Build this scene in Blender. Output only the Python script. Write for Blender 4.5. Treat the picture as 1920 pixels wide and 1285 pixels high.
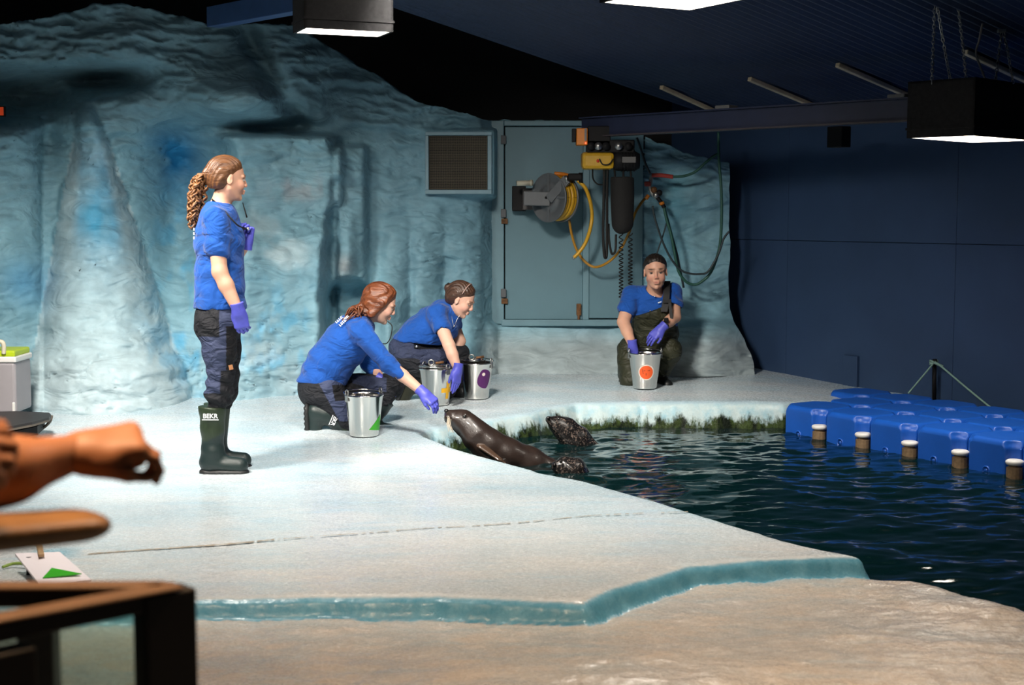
import bpy, bmesh, math, random
import numpy as np
from mathutils import Vector, Matrix, Quaternion
random.seed(7); np.random.seed(7)
for o in list(bpy.data.objects): bpy.data.objects.remove(o)
SC = bpy.context.scene
COL = SC.collection

# ------------------------------------------------------------------ camera
FPX = 2667.0; ZC = 1.40; PITCH = math.atan(242.5/FPX)
cd = bpy.data.cameras.new('camera'); cam = bpy.data.objects.new('camera', cd); COL.objects.link(cam)
cd.sensor_width = 36.0; cd.lens = 36.0*FPX/1920.0
cam.location = (0, 0, ZC); cam.rotation_euler = (math.pi/2-PITCH, 0, 0)
cd.dof.use_dof = True; cd.dof.focus_distance = 8.6; cd.dof.aperture_fstop = 4.2
cd.clip_end = 60; cd.clip_start = .05
SC.camera = cam
# ------------------------------------------------------------------ world, exposure
w = bpy.data.worlds.new('world'); SC.world = w; w.use_nodes = True
bg = w.node_tree.nodes['Background']; bg.inputs[0].default_value = (.30,.42,.55,1); bg.inputs[1].default_value = .03
SC.view_settings.view_transform = 'Standard'; SC.view_settings.look = 'None'
SC.view_settings.gamma = 1.0; SC.view_settings.use_curve_mapping = False
SC.view_settings.exposure = 0.0
# lamps: (x, y, z of hood opening, size u, size v, hood height, yaw deg, watts, seen)
WARM = (1.0,.93,.84)
LAMPS = [
 (-0.86, 7.35, 2.315, .46,.24, .50, 22, 12, 'black square lamp hood above the standing woman', None),
 ( 0.72, 6.35, 2.33, .50,.46, .50, 30, 30, 'black lamp hood whose bright rim shows over the pool edge', None),
 ( 2.60, 8.10, 1.815, .75,.40, .31, 45, 20, 'dusty black lamp hood hung on chains in front of the blue wall', None),
 (-2.5, 6.7, 2.66, .50,.50, .40, 0, 54, 'added black flood lamp out of view over the left side of the deck', (-2.0, 9.0, .0)),  # this and the four below: out of view, added for brightness
 (-0.4, 7.0, 2.66, .50,.50, .40, 0, 41, 'added black flood lamp out of view above the middle of the deck', (.5, 9.8, .0)),
 (-1.6, 4.4, 3.0, .50,.50, .40, 0, 44, 'added black flood lamp out of view above the front edge of the deck', (-1.1, 7.2, .0)),
 ( 1.2, 3.3, 3.0, .50,.50, .45, 20, 56, 'added black lamp hood out of view with warm light above the front ledge by the pool', None),  # unseen, added to lift the front ledge with warm light
 (-0.75, 2.0, 2.75, .40,.40, .40, 10, 42, 'added black lamp hood out of view with warm light above the spectators', None),  # unseen, added to light the arm and rail from above
]

# ------------------------------------------------------------------ helpers
CP, SP = math.cos(PITCH), math.sin(PITCH)
def at(u, v, Y):
    """world point seen at photo pixel (u, v) that lies Y metres in front of the camera"""
    rx = (u-960)/FPX; ry = (642.5-v)/FPX
    dy = CP+ry*SP; dz = -SP+ry*CP; t = Y/dy
    return Vector((rx*t, Y, ZC+dz*t))
def atz(u, v, z):
    rx = (u-960)/FPX; ry = (642.5-v)/FPX
    dy = CP+ry*SP; dz = -SP+ry*CP; t = (z-ZC)/dz
    return Vector((rx*t, dy*t, z))
def sstep(a, b, x):
    t = np.clip((np.asarray(x, dtype=float)-a)/(b-a), 0, 1); return t*t*(3-2*t)
def floor_z(x, y):
    z = np.where(np.asarray(y) > 7.57, .04*(np.minimum(y, 10.6)-7.57), .03*np.clip((7.57-np.asarray(y))/2.4, 0, 1))
    return z - .07*sstep(1.7, 2.9, x)*sstep(9.0, 10.0, y)
def ground(u, v):
    Y = 8.0
    for _ in range(40):
        p = at(u, v, Y); z = float(floor_z(p.x, p.y)); q = atz(u, v, z); Y = .5*Y+.5*q.y
    return Vector((q.x, q.y, z))

def hash2(i, j, s=0):
    n = (i.astype(np.int64)*374761393 + j.astype(np.int64)*668265263 + s*1442695041) & 0x7fffffff
    n = ((n ^ (n >> 13))*1274126177) & 0x7fffffff
    return ((n ^ (n >> 16)) & 0xffff)/65535.0
def vnoise(x, y, s=0):
    xi = np.floor(x); yi = np.floor(y); fx = x-xi; fy = y-yi
    fx = fx*fx*fx*(fx*(fx*6-15)+10); fy = fy*fy*fy*(fy*(fy*6-15)+10)
    a = hash2(xi, yi, s); b = hash2(xi+1, yi, s); c = hash2(xi, yi+1, s); d = hash2(xi+1, yi+1, s)
    return (a*(1-fx)+b*fx)*(1-fy)+(c*(1-fx)+d*fx)*fy
def fbm(x, y, oct=4, s=0):
    r = 0; a = .5
    for k in range(oct):
        r = r+a*(vnoise(x, y, s+k*17)-.5)*2; x = x*2.03+3.1; y = y*2.03+1.7; a *= .5
    return r

def lab(o, label=None, cat=None, group=None, kind=None):
    if label: o['label'] = label
    if cat: o['category'] = cat
    if group: o['group'] = group
    if kind: o['kind'] = kind
    return o
def link(name, me, m=None, parent=None, smooth=True):
    o = bpy.data.objects.new(name, me); COL.objects.link(o)
    if m:
        me.materials.clear(); me.materials.append(m)
    if smooth and len(me.polygons): me.polygons.foreach_set('use_smooth', np.ones(len(me.polygons), dtype=bool))
    if parent is not None:
        o.parent = parent
        o.matrix_parent_inverse = parent_inv(parent)
    return o
def parent_inv(p):
    M = Matrix.Identity(4); q = p
    chain = []
    while q is not None: chain.append(q); q = q.parent
    for q in reversed(chain): M = M @ (q.matrix_parent_inverse if q.parent else Matrix.Identity(4)) @ q.matrix_basis
    return M.inverted()
def empty(name, loc, label, cat, group=None, kind=None):
    o = bpy.data.objects.new(name, None); COL.objects.link(o); o.location = loc; o.empty_display_size = .1
    return lab(o, label, cat, group, kind)
def mesh_np(name, V, F, m=None, parent=None, smooth=True):
    """V (n,3), F list/array of quads or tris"""
    me = bpy.data.meshes.new(name)
    V = np.asarray(V, dtype=np.float32)
    if isinstance(F, np.ndarray):
        k = F.shape[1]
        me.vertices.add(len(V)); me.vertices.foreach_set('co', V.ravel())
        me.loops.add(F.size); me.loops.foreach_set('vertex_index', F.astype(np.int32).ravel())
        me.polygons.add(len(F)); me.polygons.foreach_set('loop_start', np.arange(0, F.size, k, dtype=np.int32))
        me.update(calc_edges=True); me.validate()
    else:
        me.from_pydata([tuple(v) for v in V], [], F); me.update()
    return link(name, me, m, parent, smooth)
def bm_obj(name, bm, m=None, parent=None, smooth=False):
    bmesh.ops.recalc_face_normals(bm, faces=bm.faces)
    me = bpy.data.meshes.new(name); bm.to_mesh(me); bm.free()
    return link(name, me, m, parent, smooth)
def frame(d, up=(0,0,1)):
    z = Vector(d).normalized(); x = Vector(up).cross(z)
    if x.length < 1e-4: x = Vector((1,0,0)).cross(z)
    x.normalize(); y = z.cross(x)
    return Matrix((x, y, z)).transposed()
def bbox(bm, c, s, R=None, bev=0.0, seg=2):
    """box with centre c, full size s, rotation R (3x3)"""
    R4 = (R.to_4x4() if R else Matrix.Identity(4))
    M = Matrix.Translation(Vector(c)) @ R4 @ Matrix.Diagonal((s[0], s[1], s[2], 1))
    r = bmesh.ops.create_cube(bm, size=1.0, matrix=M)
    if bev > 0:
        es = list({e for v in r['verts'] for e in v.link_edges})
        bmesh.ops.bevel(bm, geom=es, offset=bev, segments=seg, affect='EDGES', profile=.5)
def btube(bm, pts, r, n=10, caps=True, radii=None):
    """tube along polyline"""
    P = [Vector(p) for p in pts]; rings = []
    up = None
    for i, p in enumerate(P):
        t = (P[min(i+1, len(P)-1)]-P[max(i-1, 0)]).normalized()
        if up is None:
            up = Vector((0,0,1)) if abs(t.z) < .9 else Vector((1,0,0))
        x = up.cross(t)
        if x.length < 1e-5: x = Vector((1,.2,.1)).cross(t)
        x.normalize(); y = t.cross(x); up = y
        rr = radii[i] if radii is not None else r
        rings.append([bm.verts.new(p+x*(math.cos(a)*rr)+y*(math.sin(a)*rr)) for a in [2*math.pi*k/n for k in range(n)]])
    for a, b in zip(rings[:-1], rings[1:]):
        for k in range(n): bm.faces.new((a[k], a[(k+1) % n], b[(k+1) % n], b[k]))
    if caps:
        bm.faces.new(rings[0][::-1]); bm.faces.new(rings[-1])
def blathe(bm, prof, c=(0,0,0), R=None, n=32, caps=(False, False)):
    """prof list of (r, z)"""
    c = Vector(c); R = R or Matrix.Identity(3); rings = []
    for r, z in prof:
        rings.append([bm.verts.new(c+R @ Vector((r*math.cos(2*math.pi*k/n), r*math.sin(2*math.pi*k/n), z))) for k in range(n)])
    for a, b in zip(rings[:-1], rings[1:]):
        for k in range(n): bm.faces.new((a[k], a[(k+1) % n], b[(k+1) % n], b[k]))
    if caps[0]: bm.faces.new(rings[0][::-1])
    if caps[1]: bm.faces.new(rings[-1])
def spline(pts, n=12):
    """Catmull-Rom through points"""
    P = [Vector(p) for p in pts]; P = [P[0]*2-P[1]]+P+[P[-1]*2-P[-2]]; out = []
    for i in range(1, len(P)-2):
        for k in range(n):
            t = k/n; a, b, c, d = P[i-1], P[i], P[i+1], P[i+2]
            out.append(.5*((2*b)+(c-a)*t+(2*a-5*b+4*c-d)*t*t+(3*b-a-3*c+d)*t**3))
    out.append(P[-2]); return out
def tube_obj(name, pts, r, m, parent=None, n=10, sp=10, radii=None):
    bm = bmesh.new(); btube(bm, spline(pts, sp) if sp else pts, r, n, radii=radii); return bm_obj(name, bm, m, parent, True)

# ------------------------------------------------------------------ materials
MATS = {}
def nd(nt, t, **kw):
    n = nt.nodes.new(t)
    for k, v in kw.items(): setattr(n, k, v)
    return n
def mat(name, col, rough=.6, metal=0.0, var=.0, vscale=6.0, bump=0.0, bscale=40.0, col2=None, stretch=None, spec=.5, coat=0.0, vcol=False, sss=0.0, sheen=0.0, emit=None, estr=0.0, trans=0.0, fold=None, vlo=.3, vhi=.7):
    if name in MATS: return MATS[name]
    m = bpy.data.materials.new(name); m.use_nodes = True; nt = m.node_tree; b = nt.nodes['Principled BSDF']
    b.inputs['Roughness'].default_value = rough; b.inputs['Metallic'].default_value = metal
    b.inputs['Specular IOR Level'].default_value = spec; b.inputs['Coat Weight'].default_value = coat
    if trans: b.inputs['Transmission Weight'].default_value = trans
    if sss: b.inputs['Subsurface Weight'].default_value = sss; b.inputs['Subsurface Radius'].default_value = (.012,.005,.003); b.inputs['Subsurface Scale'].default_value = 1.0
    if sheen: b.inputs['Sheen Weight'].default_value = sheen
    if emit: b.inputs['Emission Color'].default_value = (*emit, 1); b.inputs['Emission Strength'].default_value = estr
    c = (*col, 1); b.inputs['Base Color'].default_value = c
    tc = nd(nt, 'ShaderNodeTexCoord'); mp = nd(nt, 'ShaderNodeMapping'); nt.links.new(tc.outputs['Object'], mp.inputs[0])
    if stretch: mp.inputs['Scale'].default_value = stretch
    src = None
    if vcol:
        a = nd(nt, 'ShaderNodeAttribute', attribute_name='paint'); src = a.outputs['Color']
    if var or col2:
        nz = nd(nt, 'ShaderNodeTexNoise'); nz.inputs['Scale'].default_value = vscale; nz.inputs['Detail'].default_value = 5; nz.inputs['Roughness'].default_value = .6
        nt.links.new(mp.outputs[0], nz.inputs['Vector'])
        mx = nd(nt, 'ShaderNodeMix', data_type='RGBA')
        rr = nd(nt, 'ShaderNodeMapRange'); rr.inputs[1].default_value = vlo; rr.inputs[2].default_value = vhi
        nt.links.new(nz.outputs['Fac'], rr.inputs[0]); nt.links.new(rr.outputs[0], mx.inputs['Factor'])
        if col2: mx.inputs['A'].default_value = c; mx.inputs['B'].default_value = (*col2, 1)
        else:
            if src is not None:
                mx.blend_type = 'MULTIPLY'; nt.links.new(src, mx.inputs['A']); mx.inputs['B'].default_value = (1-var, 1-var, 1-var, 1)
            else:
                mx.inputs['A'].default_value = c; mx.inputs['B'].default_value = tuple(x*(1-var) for x in col)+(1,)
        src = mx.outputs['Result']
    if src is not None: nt.links.new(src, b.inputs['Base Color'])
    if bump:
        n2 = nd(nt, 'ShaderNodeTexNoise'); n2.inputs['Scale'].default_value = bscale; n2.inputs['Detail'].default_value = 4
        nt.links.new(mp.outputs[0], n2.inputs['Vector'])
        bp = nd(nt, 'ShaderNodeBump'); bp.inputs['Strength'].default_value = min(1.0, bump); bp.inputs['Distance'].default_value = .004
        nt.links.new(n2.outputs['Fac'], bp.inputs['Height']); nt.links.new(bp.outputs[0], b.inputs['Normal'])
    if fold:
        n3 = nd(nt, 'ShaderNodeTexNoise'); n3.inputs['Scale'].default_value = fold[0]; n3.inputs['Detail'].default_value = 2.5; n3.inputs['Distortion'].default_value = 1.2
        m3 = nd(nt, 'ShaderNodeMapping'); m3.inputs['Scale'].default_value = fold[2]; nt.links.new(tc.outputs['Object'], m3.inputs[0]); nt.links.new(m3.outputs[0], n3.inputs['Vector'])
        b3 = nd(nt, 'ShaderNodeBump'); b3.inputs['Strength'].default_value = 1.0; b3.inputs['Distance'].default_value = fold[1]
        nt.links.new(n3.outputs['Fac'], b3.inputs['Height'])
        if bump: nt.links.new(b3.outputs[0], bp.inputs['Normal'])
        else: nt.links.new(b3.outputs[0], b.inputs['Normal'])
    MATS[name] = m; return m
def paint_attr(o, C):
    a = o.data.color_attributes.new('paint', 'FLOAT_COLOR', 'POINT')
    C = np.asarray(C, dtype=np.float32)
    if C.shape[1] == 3: C = np.concatenate([C, np.ones((len(C), 1), np.float32)], 1)
    a.data.foreach_set('color', C.ravel())
BLACK = mat('black_metal', (.006,.006,.007), .6, .0, bump=.15, bscale=30, spec=.2)
RUBBER = mat('black_rubber', (.009,.009,.009), .6, spec=.25, bump=.2, bscale=60)
STEEL = mat('stainless_steel', (.66,.65,.62), .17, 1.0, bump=.04, bscale=90, stretch=(1,1,.1))
STEEL_D = mat('dull_steel', (.46,.46,.45), .38, 1.0, var=.3, vscale=14)
BRASS = mat('rusty_metal', (.22,.10,.035), .7, .3, var=.7, vscale=40)
WHITE = mat('white_plastic', (.75,.74,.72), .4)
# ================================================================== THE SETTING
ZW = -.09
# ---- lamps -------------------------------------------------------
M_HOOD = mat('hood_black', (.004,.004,.0045), .7, col2=(.012,.012,.013), vscale=45, bump=.2, bscale=60, spec=.15)
M_HIN = mat('hood_inside', (.82,.79,.74), .5)
M_TUBE = mat('lamp_panel', (1,1,1), .5, emit=(1,.95,.88), estr=7)
def lamp(x, y, z, sx, sy, h, yaw, watts, label, aim=None):
    R = Matrix.Rotation(math.radians(yaw), 3, 'Z'); c = Vector((x, y, z))
    if aim: R = frame(c-Vector(aim))
    t = empty('lamp_hood', (x, y, z), label, 'lamp')
    def L(px, py, pz): return c+R @ Vector((px, py, pz))
    bm = bmesh.new(); th = .012
    for s in (-1, 1):
        bbox(bm, L(s*(sx/2-th/2), 0, h/2), (th, sy, h), R); bbox(bm, L(0, s*(sy/2-th/2), h/2), (sx, th, h), R)
    bbox(bm, L(0, 0, h-.006), (sx, sy, .012), R)
    bm_obj('hood_shell', bm, M_HOOD, t)
    bm = bmesh.new()
    for s in (-1, 1):
        bbox(bm, L(s*(sx/2-th-.003), 0, .07), (.004, sy-2*th, .138), R); bbox(bm, L(0, s*(sy/2-th-.003), .07), (sx-2*th, .004, .138), R)
    bm_obj('inner_reflector', bm, M_HIN, t)
    bm = bmesh.new()
    for s in (-1, 1):
        bbox(bm, L(s*(sx/2+.003), 0, .05), (.006, sy+.012, .012), R); bbox(bm, L(0, s*(sy/2+.003), .05), (sx+.012, .006, .012), R)
    bm_obj('rim_band', bm, M_HOOD, t)
    bm = bmesh.new(); bbox(bm, L(0, 0, .165), (sx-.06, sy-.06, .02), R)
    bm_obj('light_panel', bm, M_TUBE, t)
    if 'chains' not in label:
        tp = L(0, 0, h); zc_ = 2.13+.205*((tp.x-1.99)*-.811+(tp.y-11.9)*-.585)
        bm = bmesh.new(); btube(bm, [tp+Vector((0, 0, -.004)), Vector((tp.x, tp.y, max(zc_, tp.z+.1)))], .008, 8); bm_obj('hanger_rod', bm, BLACK, t, True)
    ld = bpy.data.lights.new('lamp_light', 'AREA'); ld.shape = 'RECTANGLE'; ld.size = sx-.08; ld.size_y = sy-.08
    ld.energy = watts; ld.color = (1.0,.66,.38) if 'spectators' in label else (1.0,.82,.64) if 'warm' in label else WARM; ld.spread = math.radians(140 if not aim else 84)
    lo = bpy.data.objects.new('lamp_light', ld); COL.objects.link(lo); lo.location = L(0, 0, .145)
    lo.rotation_euler = R.to_euler()
    return t, L
lamps = [lamp(*a) for a in LAMPS]

# ---- floor heightfield (deck, pool rim, step, front ledge, pool basin) ------------
def gp(pts): return [ground(u, v) for u, v in pts]
near_rim = gp([(796,812),(850,836),(890,849),(950,864),(1030,887),(1100,901),(1170,919),(1240,937),(1330,966),(1400,988),(1480,1013),(1560,1031),(1616,1041)])
far_rim = gp([(1740,749),(1600,753),(1470,757),(1320,755),(1200,754),(1080,757),(1040,764),(995,775),(940,784),(897,791),(850,800),(815,803)])
step = [atz(u, v, .03) for u, v in [(1670,1062),(1616,1041),(1498,1045),(1400,1052),(1296,1063),(1220,1087),(1160,1104),(1102,1133),(1000,1129),(823,1121),(600,1121),(355,1126),(180,1132),(0,1140),(-900,1150)]]
A_poly = [(p.x, p.y) for p in near_rim[::1]] + [(p.x, p.y) for p in step[1:]] + [(-6, 5.0), (-6, 13.2), (4.4, 13.2), (4.4, 9.9)] + [(p.x, p.y) for p in far_rim]
ledge = [atz(u, v, -.045) for u, v in [(1672,1072),(1720,1077),(1790,1091),(1850,1105),(1930,1127),(2100,1190)]]
B_poly = [(p.x, p.y) for p in ledge] + [(3.2, 3.6), (3.2, 2.2), (-6, 2.2), (-6, 5.6)] + [(p.x, p.y+.12) for p in step[::-1][1:-2]]
def psd(poly, X, Y):
    """signed distance, positive inside"""
    P = np.array(poly); d2 = np.full(X.shape, 1e9); ins = np.zeros(X.shape, bool)
    for (x0, y0), (x1, y1) in zip(P, np.roll(P, -1, 0)):
        ex, ey = x1-x0, y1-y0; t = np.clip(((X-x0)*ex+(Y-y0)*ey)/(ex*ex+ey*ey+1e-12), 0, 1)
        d2 = np.minimum(d2, (X-x0-t*ex)**2+(Y-y0-t*ey)**2)
        if y0 != y1: ins ^= ((y0 > Y) != (y1 > Y)) & (X < (x1-x0)*(Y-y0)/(y1-y0)+x0)
    d = np.sqrt(d2); return np.where(ins, d, -d)
def floor_mesh():
    xs = np.concatenate([np.arange(-4.6, -2.2, .03), np.arange(-2.2, 2.4, .0125), np.arange(2.4, 4.2, .03)]); ys = np.concatenate([np.arange(3.9, 4.9, .016), np.arange(4.9, 6.0, .007), np.arange(6.0, 9.9, .016), np.arange(9.9, 12.5, .03)])
    X, Y = np.meshgrid(xs, ys, indexing='ij')
    wob = .02*fbm(X*3, Y*3, 3, 5)+.010*fbm(X*13, Y*13, 3, 6)
    sA = psd(A_poly, X, Y)+wob*.7; sB = psd(B_poly, X, Y)+wob
    def prof(s, z, r, steep):
        s1 = np.clip(s, 0, r); top = z-(r-np.sqrt(np.maximum(r*r-(r-s1)**2, 0)))*.8
        return np.where(s >= 0, top, z-r*.8+s*steep)
    zA = floor_z(X, Y)+.006*fbm(X*1.2, Y*1.6, 3, 1)+.0022*fbm(X*9, Y*11, 3, 2)
    zB = -.045+.02*fbm(X*.8+4, Y*.8, 2, 9)+.006*fbm(X*3, Y*3, 3, 3)+.010*fbm(X*8, Y*12, 3, 8)+.03*np.exp(-((X-.55)/.9)**2-((Y-4.4)/.4)**2)
    zB = zB-.05*np.exp(-((X-1.05)/.45)**2-((Y-5.25)/.13)**2)*0 
    edge = .05+.02*vnoise(X*2.5, Y*2.5, 4)
    hA = prof(sA, zA, edge, np.where(Y < 6.0, 1.7, 5.0)); hB = prof(sB, zB, .14, 1.6)
    H = np.maximum(np.maximum(hA, hB), -.62)
    nx, ny = X.shape
    V = np.stack([X, Y, H], -1).reshape(-1, 3)
    I = np.arange(nx*ny).reshape(nx, ny)
    F = np.stack([I[:-1, :-1], I[1:, :-1], I[1:, 1:], I[:-1, 1:]], -1).reshape(-1, 4)
    # paint: r = ledge tan, g = bright blue paint, b = algae zone
    tan = ((hB > hA) | ((sA < 0.0) & (Y < 5.9) & (X < 3)))*1.0
    front = 1-sstep(5.2, 6.9, Y)
    stepface = sstep(.022, .006, sA)*(Y < 5.95)*sstep(-.10, -.08, sA)*(hA > hB-.004)
    rimblue = np.exp(-np.abs(sA)/.05)*(Y > 6.3)*1.0
    alg = sstep(.03, .005, sA)*(Y > 6.6)
    gy, gx = np.gradient(np.maximum(hA, hB), ys, axis=1), np.gradient(np.maximum(hA, hB), xs, axis=0); slope = np.hypot(gx, gy)
    stepface = np.clip(sstep(.35, .8, slope)*(Y < 5.97)*(hA > hB-.012)*(sA < .03), 0, 1)
    rimblue = rimblue+1.6*np.exp(-((X+1.86)/.10)**2-((Y-5.66)/.10)**2)*(vnoise(X*14, Y*14, 7) > .35)
    rimblue = rimblue+.45*(hB > hA)*np.exp(-np.clip(-sA-.03, 0, 1)/.05)*sstep(.6, 1.1, X)*(Y < 5.9)
    C = np.stack([np.clip(tan*.9+front*.55, 0, 1)*(1-stepface), np.clip(stepface*1.0+rimblue*.55, 0, 1), alg], -1).reshape(-1, 3)
    return V, F, C
m = bpy.data.materials.new('painted_concrete'); m.use_nodes = True; nt = m.node_tree; b = nt.nodes['Principled BSDF']; L = nt.links.new
geo = nd(nt, 'ShaderNodeNewGeometry'); att = nd(nt, 'ShaderNodeAttribute', attribute_name='paint'); sep = nd(nt, 'ShaderNodeSeparateColor'); L(att.outputs['Color'], sep.inputs[0])
def noise(scale, vec=(1,1,1), detail=5, rough=.6, lo=.35, hi=.65, off=(0,0,0)):
    mp = nd(nt, 'ShaderNodeMapping'); mp.inputs['Scale'].default_value = vec; mp.inputs['Location'].default_value = off; L(geo.outputs['Position'], mp.inputs[0])
    n = nd(nt, 'ShaderNodeTexNoise'); n.inputs['Scale'].default_value = scale; n.inputs['Detail'].default_value = detail; n.inputs['Roughness'].default_value = rough
    L(mp.outputs[0], n.inputs['Vector'])
    r = nd(nt, 'ShaderNodeMapRange'); r.inputs[1].default_value = lo; r.inputs[2].default_value = hi; L(n.outputs['Fac'], r.inputs[0]); return r.outputs[0], n.outputs['Fac']
def mixc(f, a, bb):
    mx = nd(nt, 'ShaderNodeMix', data_type='RGBA')
    for s, k in ((f, 'Factor'), (a, 'A'), (bb, 'B')):
        if isinstance(s, (tuple, list)): mx.inputs[k].default_value = (*s, 1)
        elif isinstance(s, (int, float)): mx.inputs[k].default_value = s
        else: L(s, mx.inputs[k])
    return mx.outputs['Result']
def mul(a, bb):
    q = nd(nt, 'ShaderNodeMath', operation='MULTIPLY')
    for s, k in ((a, 0), (bb, 1)):
        if isinstance(s, (int, float)): q.inputs[k].default_value = s
        else: L(s, q.inputs[k])
    return q.outputs[0]
n1, _ = noise(1.1, (1,2.2,1)); n2, _ = noise(5, (.5,2,1), lo=.52, hi=.72); n3, _ = noise(16, (.35,2.4,1), lo=.66, hi=.74); n4, f4 = noise(60, detail=3); n5, _ = noise(2.0, (1,1.6,1), lo=.4, hi=.62, off=(7,3,0)); n6, _ = noise(9, lo=.45, hi=.7)
base = mixc(n1, (.60,.655,.68), (.47,.59,.65)); base = mixc(mul(n2, .5), base, (.35,.56,.68)); 
tanc = mixc(n5, (.56,.455,.36), (.45,.405,.36)); tanc = mixc(mul(n6, .45), tanc, (.60,.56,.50)); tanc = mixc(mul(n2, .35), tanc, (.33,.42,.45))
tm = nd(nt, 'ShaderNodeMath', operation='MULTIPLY'); L(sep.outputs[0], tm.inputs[0]); tm.inputs[1].default_value = .92
c1 = mixc(tm.outputs[0], base, tanc)
c1 = mixc(mul(n3, .25), c1, (.13,.10,.065)); n8, _ = noise(17, lo=.68, hi=.72, off=(3,9,1)); c1 = mixc(mul(mul(n8, sep.outputs[0]), .5), c1, (.10,.075,.05))
bl = mixc(n6, (.10,.30,.40), (.17,.40,.50)); c1 = mixc(sep.outputs[1], c1, bl)
# algae on the basin side: stain rising above the water line in ragged tufts
sx = nd(nt, 'ShaderNodeSeparateXYZ'); L(geo.outputs['Position'], sx.inputs[0])
nA, fA = noise(5, (1,1,.35), detail=8, rough=.78, lo=.3, hi=.7)
hz = nd(nt, 'ShaderNodeMapRange'); L(sx.outputs[2], hz.inputs[0]); hz.inputs[1].default_value = -.10; hz.inputs[2].default_value = .085; hz.inputs[3].default_value = .69; hz.inputs[4].default_value = .31
gt = nd(nt, 'ShaderNodeMath', operation='SUBTRACT'); L(hz.outputs[0], gt.inputs[0]); L(fA, gt.inputs[1])
gr = nd(nt, 'ShaderNodeMapRange'); L(gt.outputs[0], gr.inputs[0]); gr.inputs[1].default_value = -.02; gr.inputs[2].default_value = .08
nB, _ = noise(22, (1,1,.4), lo=.4, hi=.62)
alc = mixc(nB, (.006,.010,.006), (.045,.070,.020)); wallc = mixc(n6, (.50,.62,.63), (.27,.50,.60))
alg = mixc(gr.outputs[0], wallc, alc); c1 = mixc(sep.outputs[2], c1, alg)
L(c1, b.inputs['Base Color'])
rg = nd(nt, 'ShaderNodeMapRange'); L(f4, rg.inputs[0]); rg.inputs[1].default_value = .3; rg.inputs[2].default_value = .7; rg.inputs[3].default_value = .18; rg.inputs[4].default_value = .36; L(rg.outputs[0], b.inputs['Roughness'])
bp = nd(nt, 'ShaderNodeBump'); bp.inputs['Strength'].default_value = .12; bp.inputs['Distance'].default_value = .006; L(f4, bp.inputs['Height'])
_, f7 = noise(14, (1,1.5,1), detail=4); bp2 = nd(nt, 'ShaderNodeBump'); bp2.inputs['Strength'].default_value = .3; bp2.inputs['Distance'].default_value = .032; tq = nd(nt, 'ShaderNodeMath', operation='MULTIPLY_ADD'); L(sep.outputs[0], tq.inputs[0]); tq.inputs[1].default_value = .85; tq.inputs[2].default_value = .15; L(mul(f7, tq.outputs[0]), bp2.inputs['Height']); L(bp.outputs[0], bp2.inputs['Normal']); L(bp2.outputs[0], b.inputs['Normal'])
b.inputs['Specular IOR Level'].default_value = .45
M_FLOOR = m
V, F, C = floor_mesh(); fl = mesh_np('floor', V, F, M_FLOOR); paint_attr(fl, C); lab(fl, 'pale blue and white painted concrete deck around the seal pool', kind='structure')
# rust brown joint running across the deck
bm = bmesh.new()
jp = [ground(u, v) for u, v in [(165,1042),(240,1036),(330,1030),(440,1022),(520,1014),(600,1008),(700,1001),(800,993),(900,988),(1000,980),(1100,970),(1200,965),(1290,962)]]
jp = spline(jp, 14); rnd = random.Random(3)
for i in range(len(jp)-1):
    if i > 40 and rnd.random() < .25: continue
    a, c = jp[i], jp[i+1]; wd = (.010 if i < 55 else .005)*(.6+rnd.random()*.8); nrm = Vector((0, 1, 0))
    q = [bm.verts.new(p+nrm*s*wd+Vector((0, 0, .006))) for p, s in ((a, -1), (c, -1), (c, 1), (a, 1))]
    bm.faces.new(q)
bmesh.ops.remove_doubles(bm, verts=bm.verts, dist=.0005)
M_JOINT = mat('joint_filler', (.16,.11,.06), .85, col2=(.42,.38,.32), vscale=18, bump=.6)
bm_obj('deck_joint', bm, M_JOINT, fl)

W0 = Vector((1.99, 11.9, 0)); WD = Vector((.585, -.811, 0)).normalized()
# ---- water --------------------------------------------------------
def water():
    xs = np.arange(-.75, 4.4, .022); ys = np.arange(4.6, 10.9, .022); X, Y = np.meshgrid(xs, ys, indexing='ij')
    H = ZW+.016*fbm(X*2.1+Y*.5, Y*3.4, 3, 21)+.011*fbm(X*5+1, Y*8.5-X*2, 3, 33)+.005*fbm(X*12, Y*19, 2, 40)
    a = -.012*np.abs(fbm(X*3.2-Y, Y*5.6, 3, 51)); H = H+a+.004
    for sx_, sy_ in SEALS:
        r = np.hypot(X-sx_, Y-sy_); H = H+.009*np.sin(r*42)*np.exp(-r/.18)*(r > .05)
    # keep the sheet inside the basin
    V = np.stack([X, Y, H], -1).reshape(-1, 3); nx, ny = X.shape; I = np.arange(nx*ny).reshape(nx, ny)
    F = np.stack([I[:-1, :-1], I[1:, :-1], I[1:, 1:], I[:-1, 1:]], -1).reshape(-1, 4)
    s = np.maximum(psd(A_poly, X, Y), psd(B_poly, X, Y)).reshape(-1); wd_ = ((V[:, 0]-1.99)*WD.y-(V[:, 1]-11.9)*WD.x); keep = (s[F] < .09).all(1) & (wd_[F] > .02).all(1); F = F[keep]
    used = np.unique(F); mp_ = -np.ones(len(V), int); mp_[used] = np.arange(len(used)); return V[used], mp_[F]
SEALS = [tuple(atz(1058, 832, ZW)[:2]), tuple(atz(1072, 905, ZW)[:2])]
M_WATER = mat('pool_water', (.0012,.011,.012), .07, spec=.5, bump=.12, bscale=26, stretch=(1,1.7,1))
M_WATER.node_tree.nodes['Principled BSDF'].inputs['IOR'].default_value = 1.33
V, F = water(); wo = mesh_np('pool_water', V, F, M_WATER); lab(wo, 'dark green rippling water of the seal pool', 'water', kind='stuff')

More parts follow.
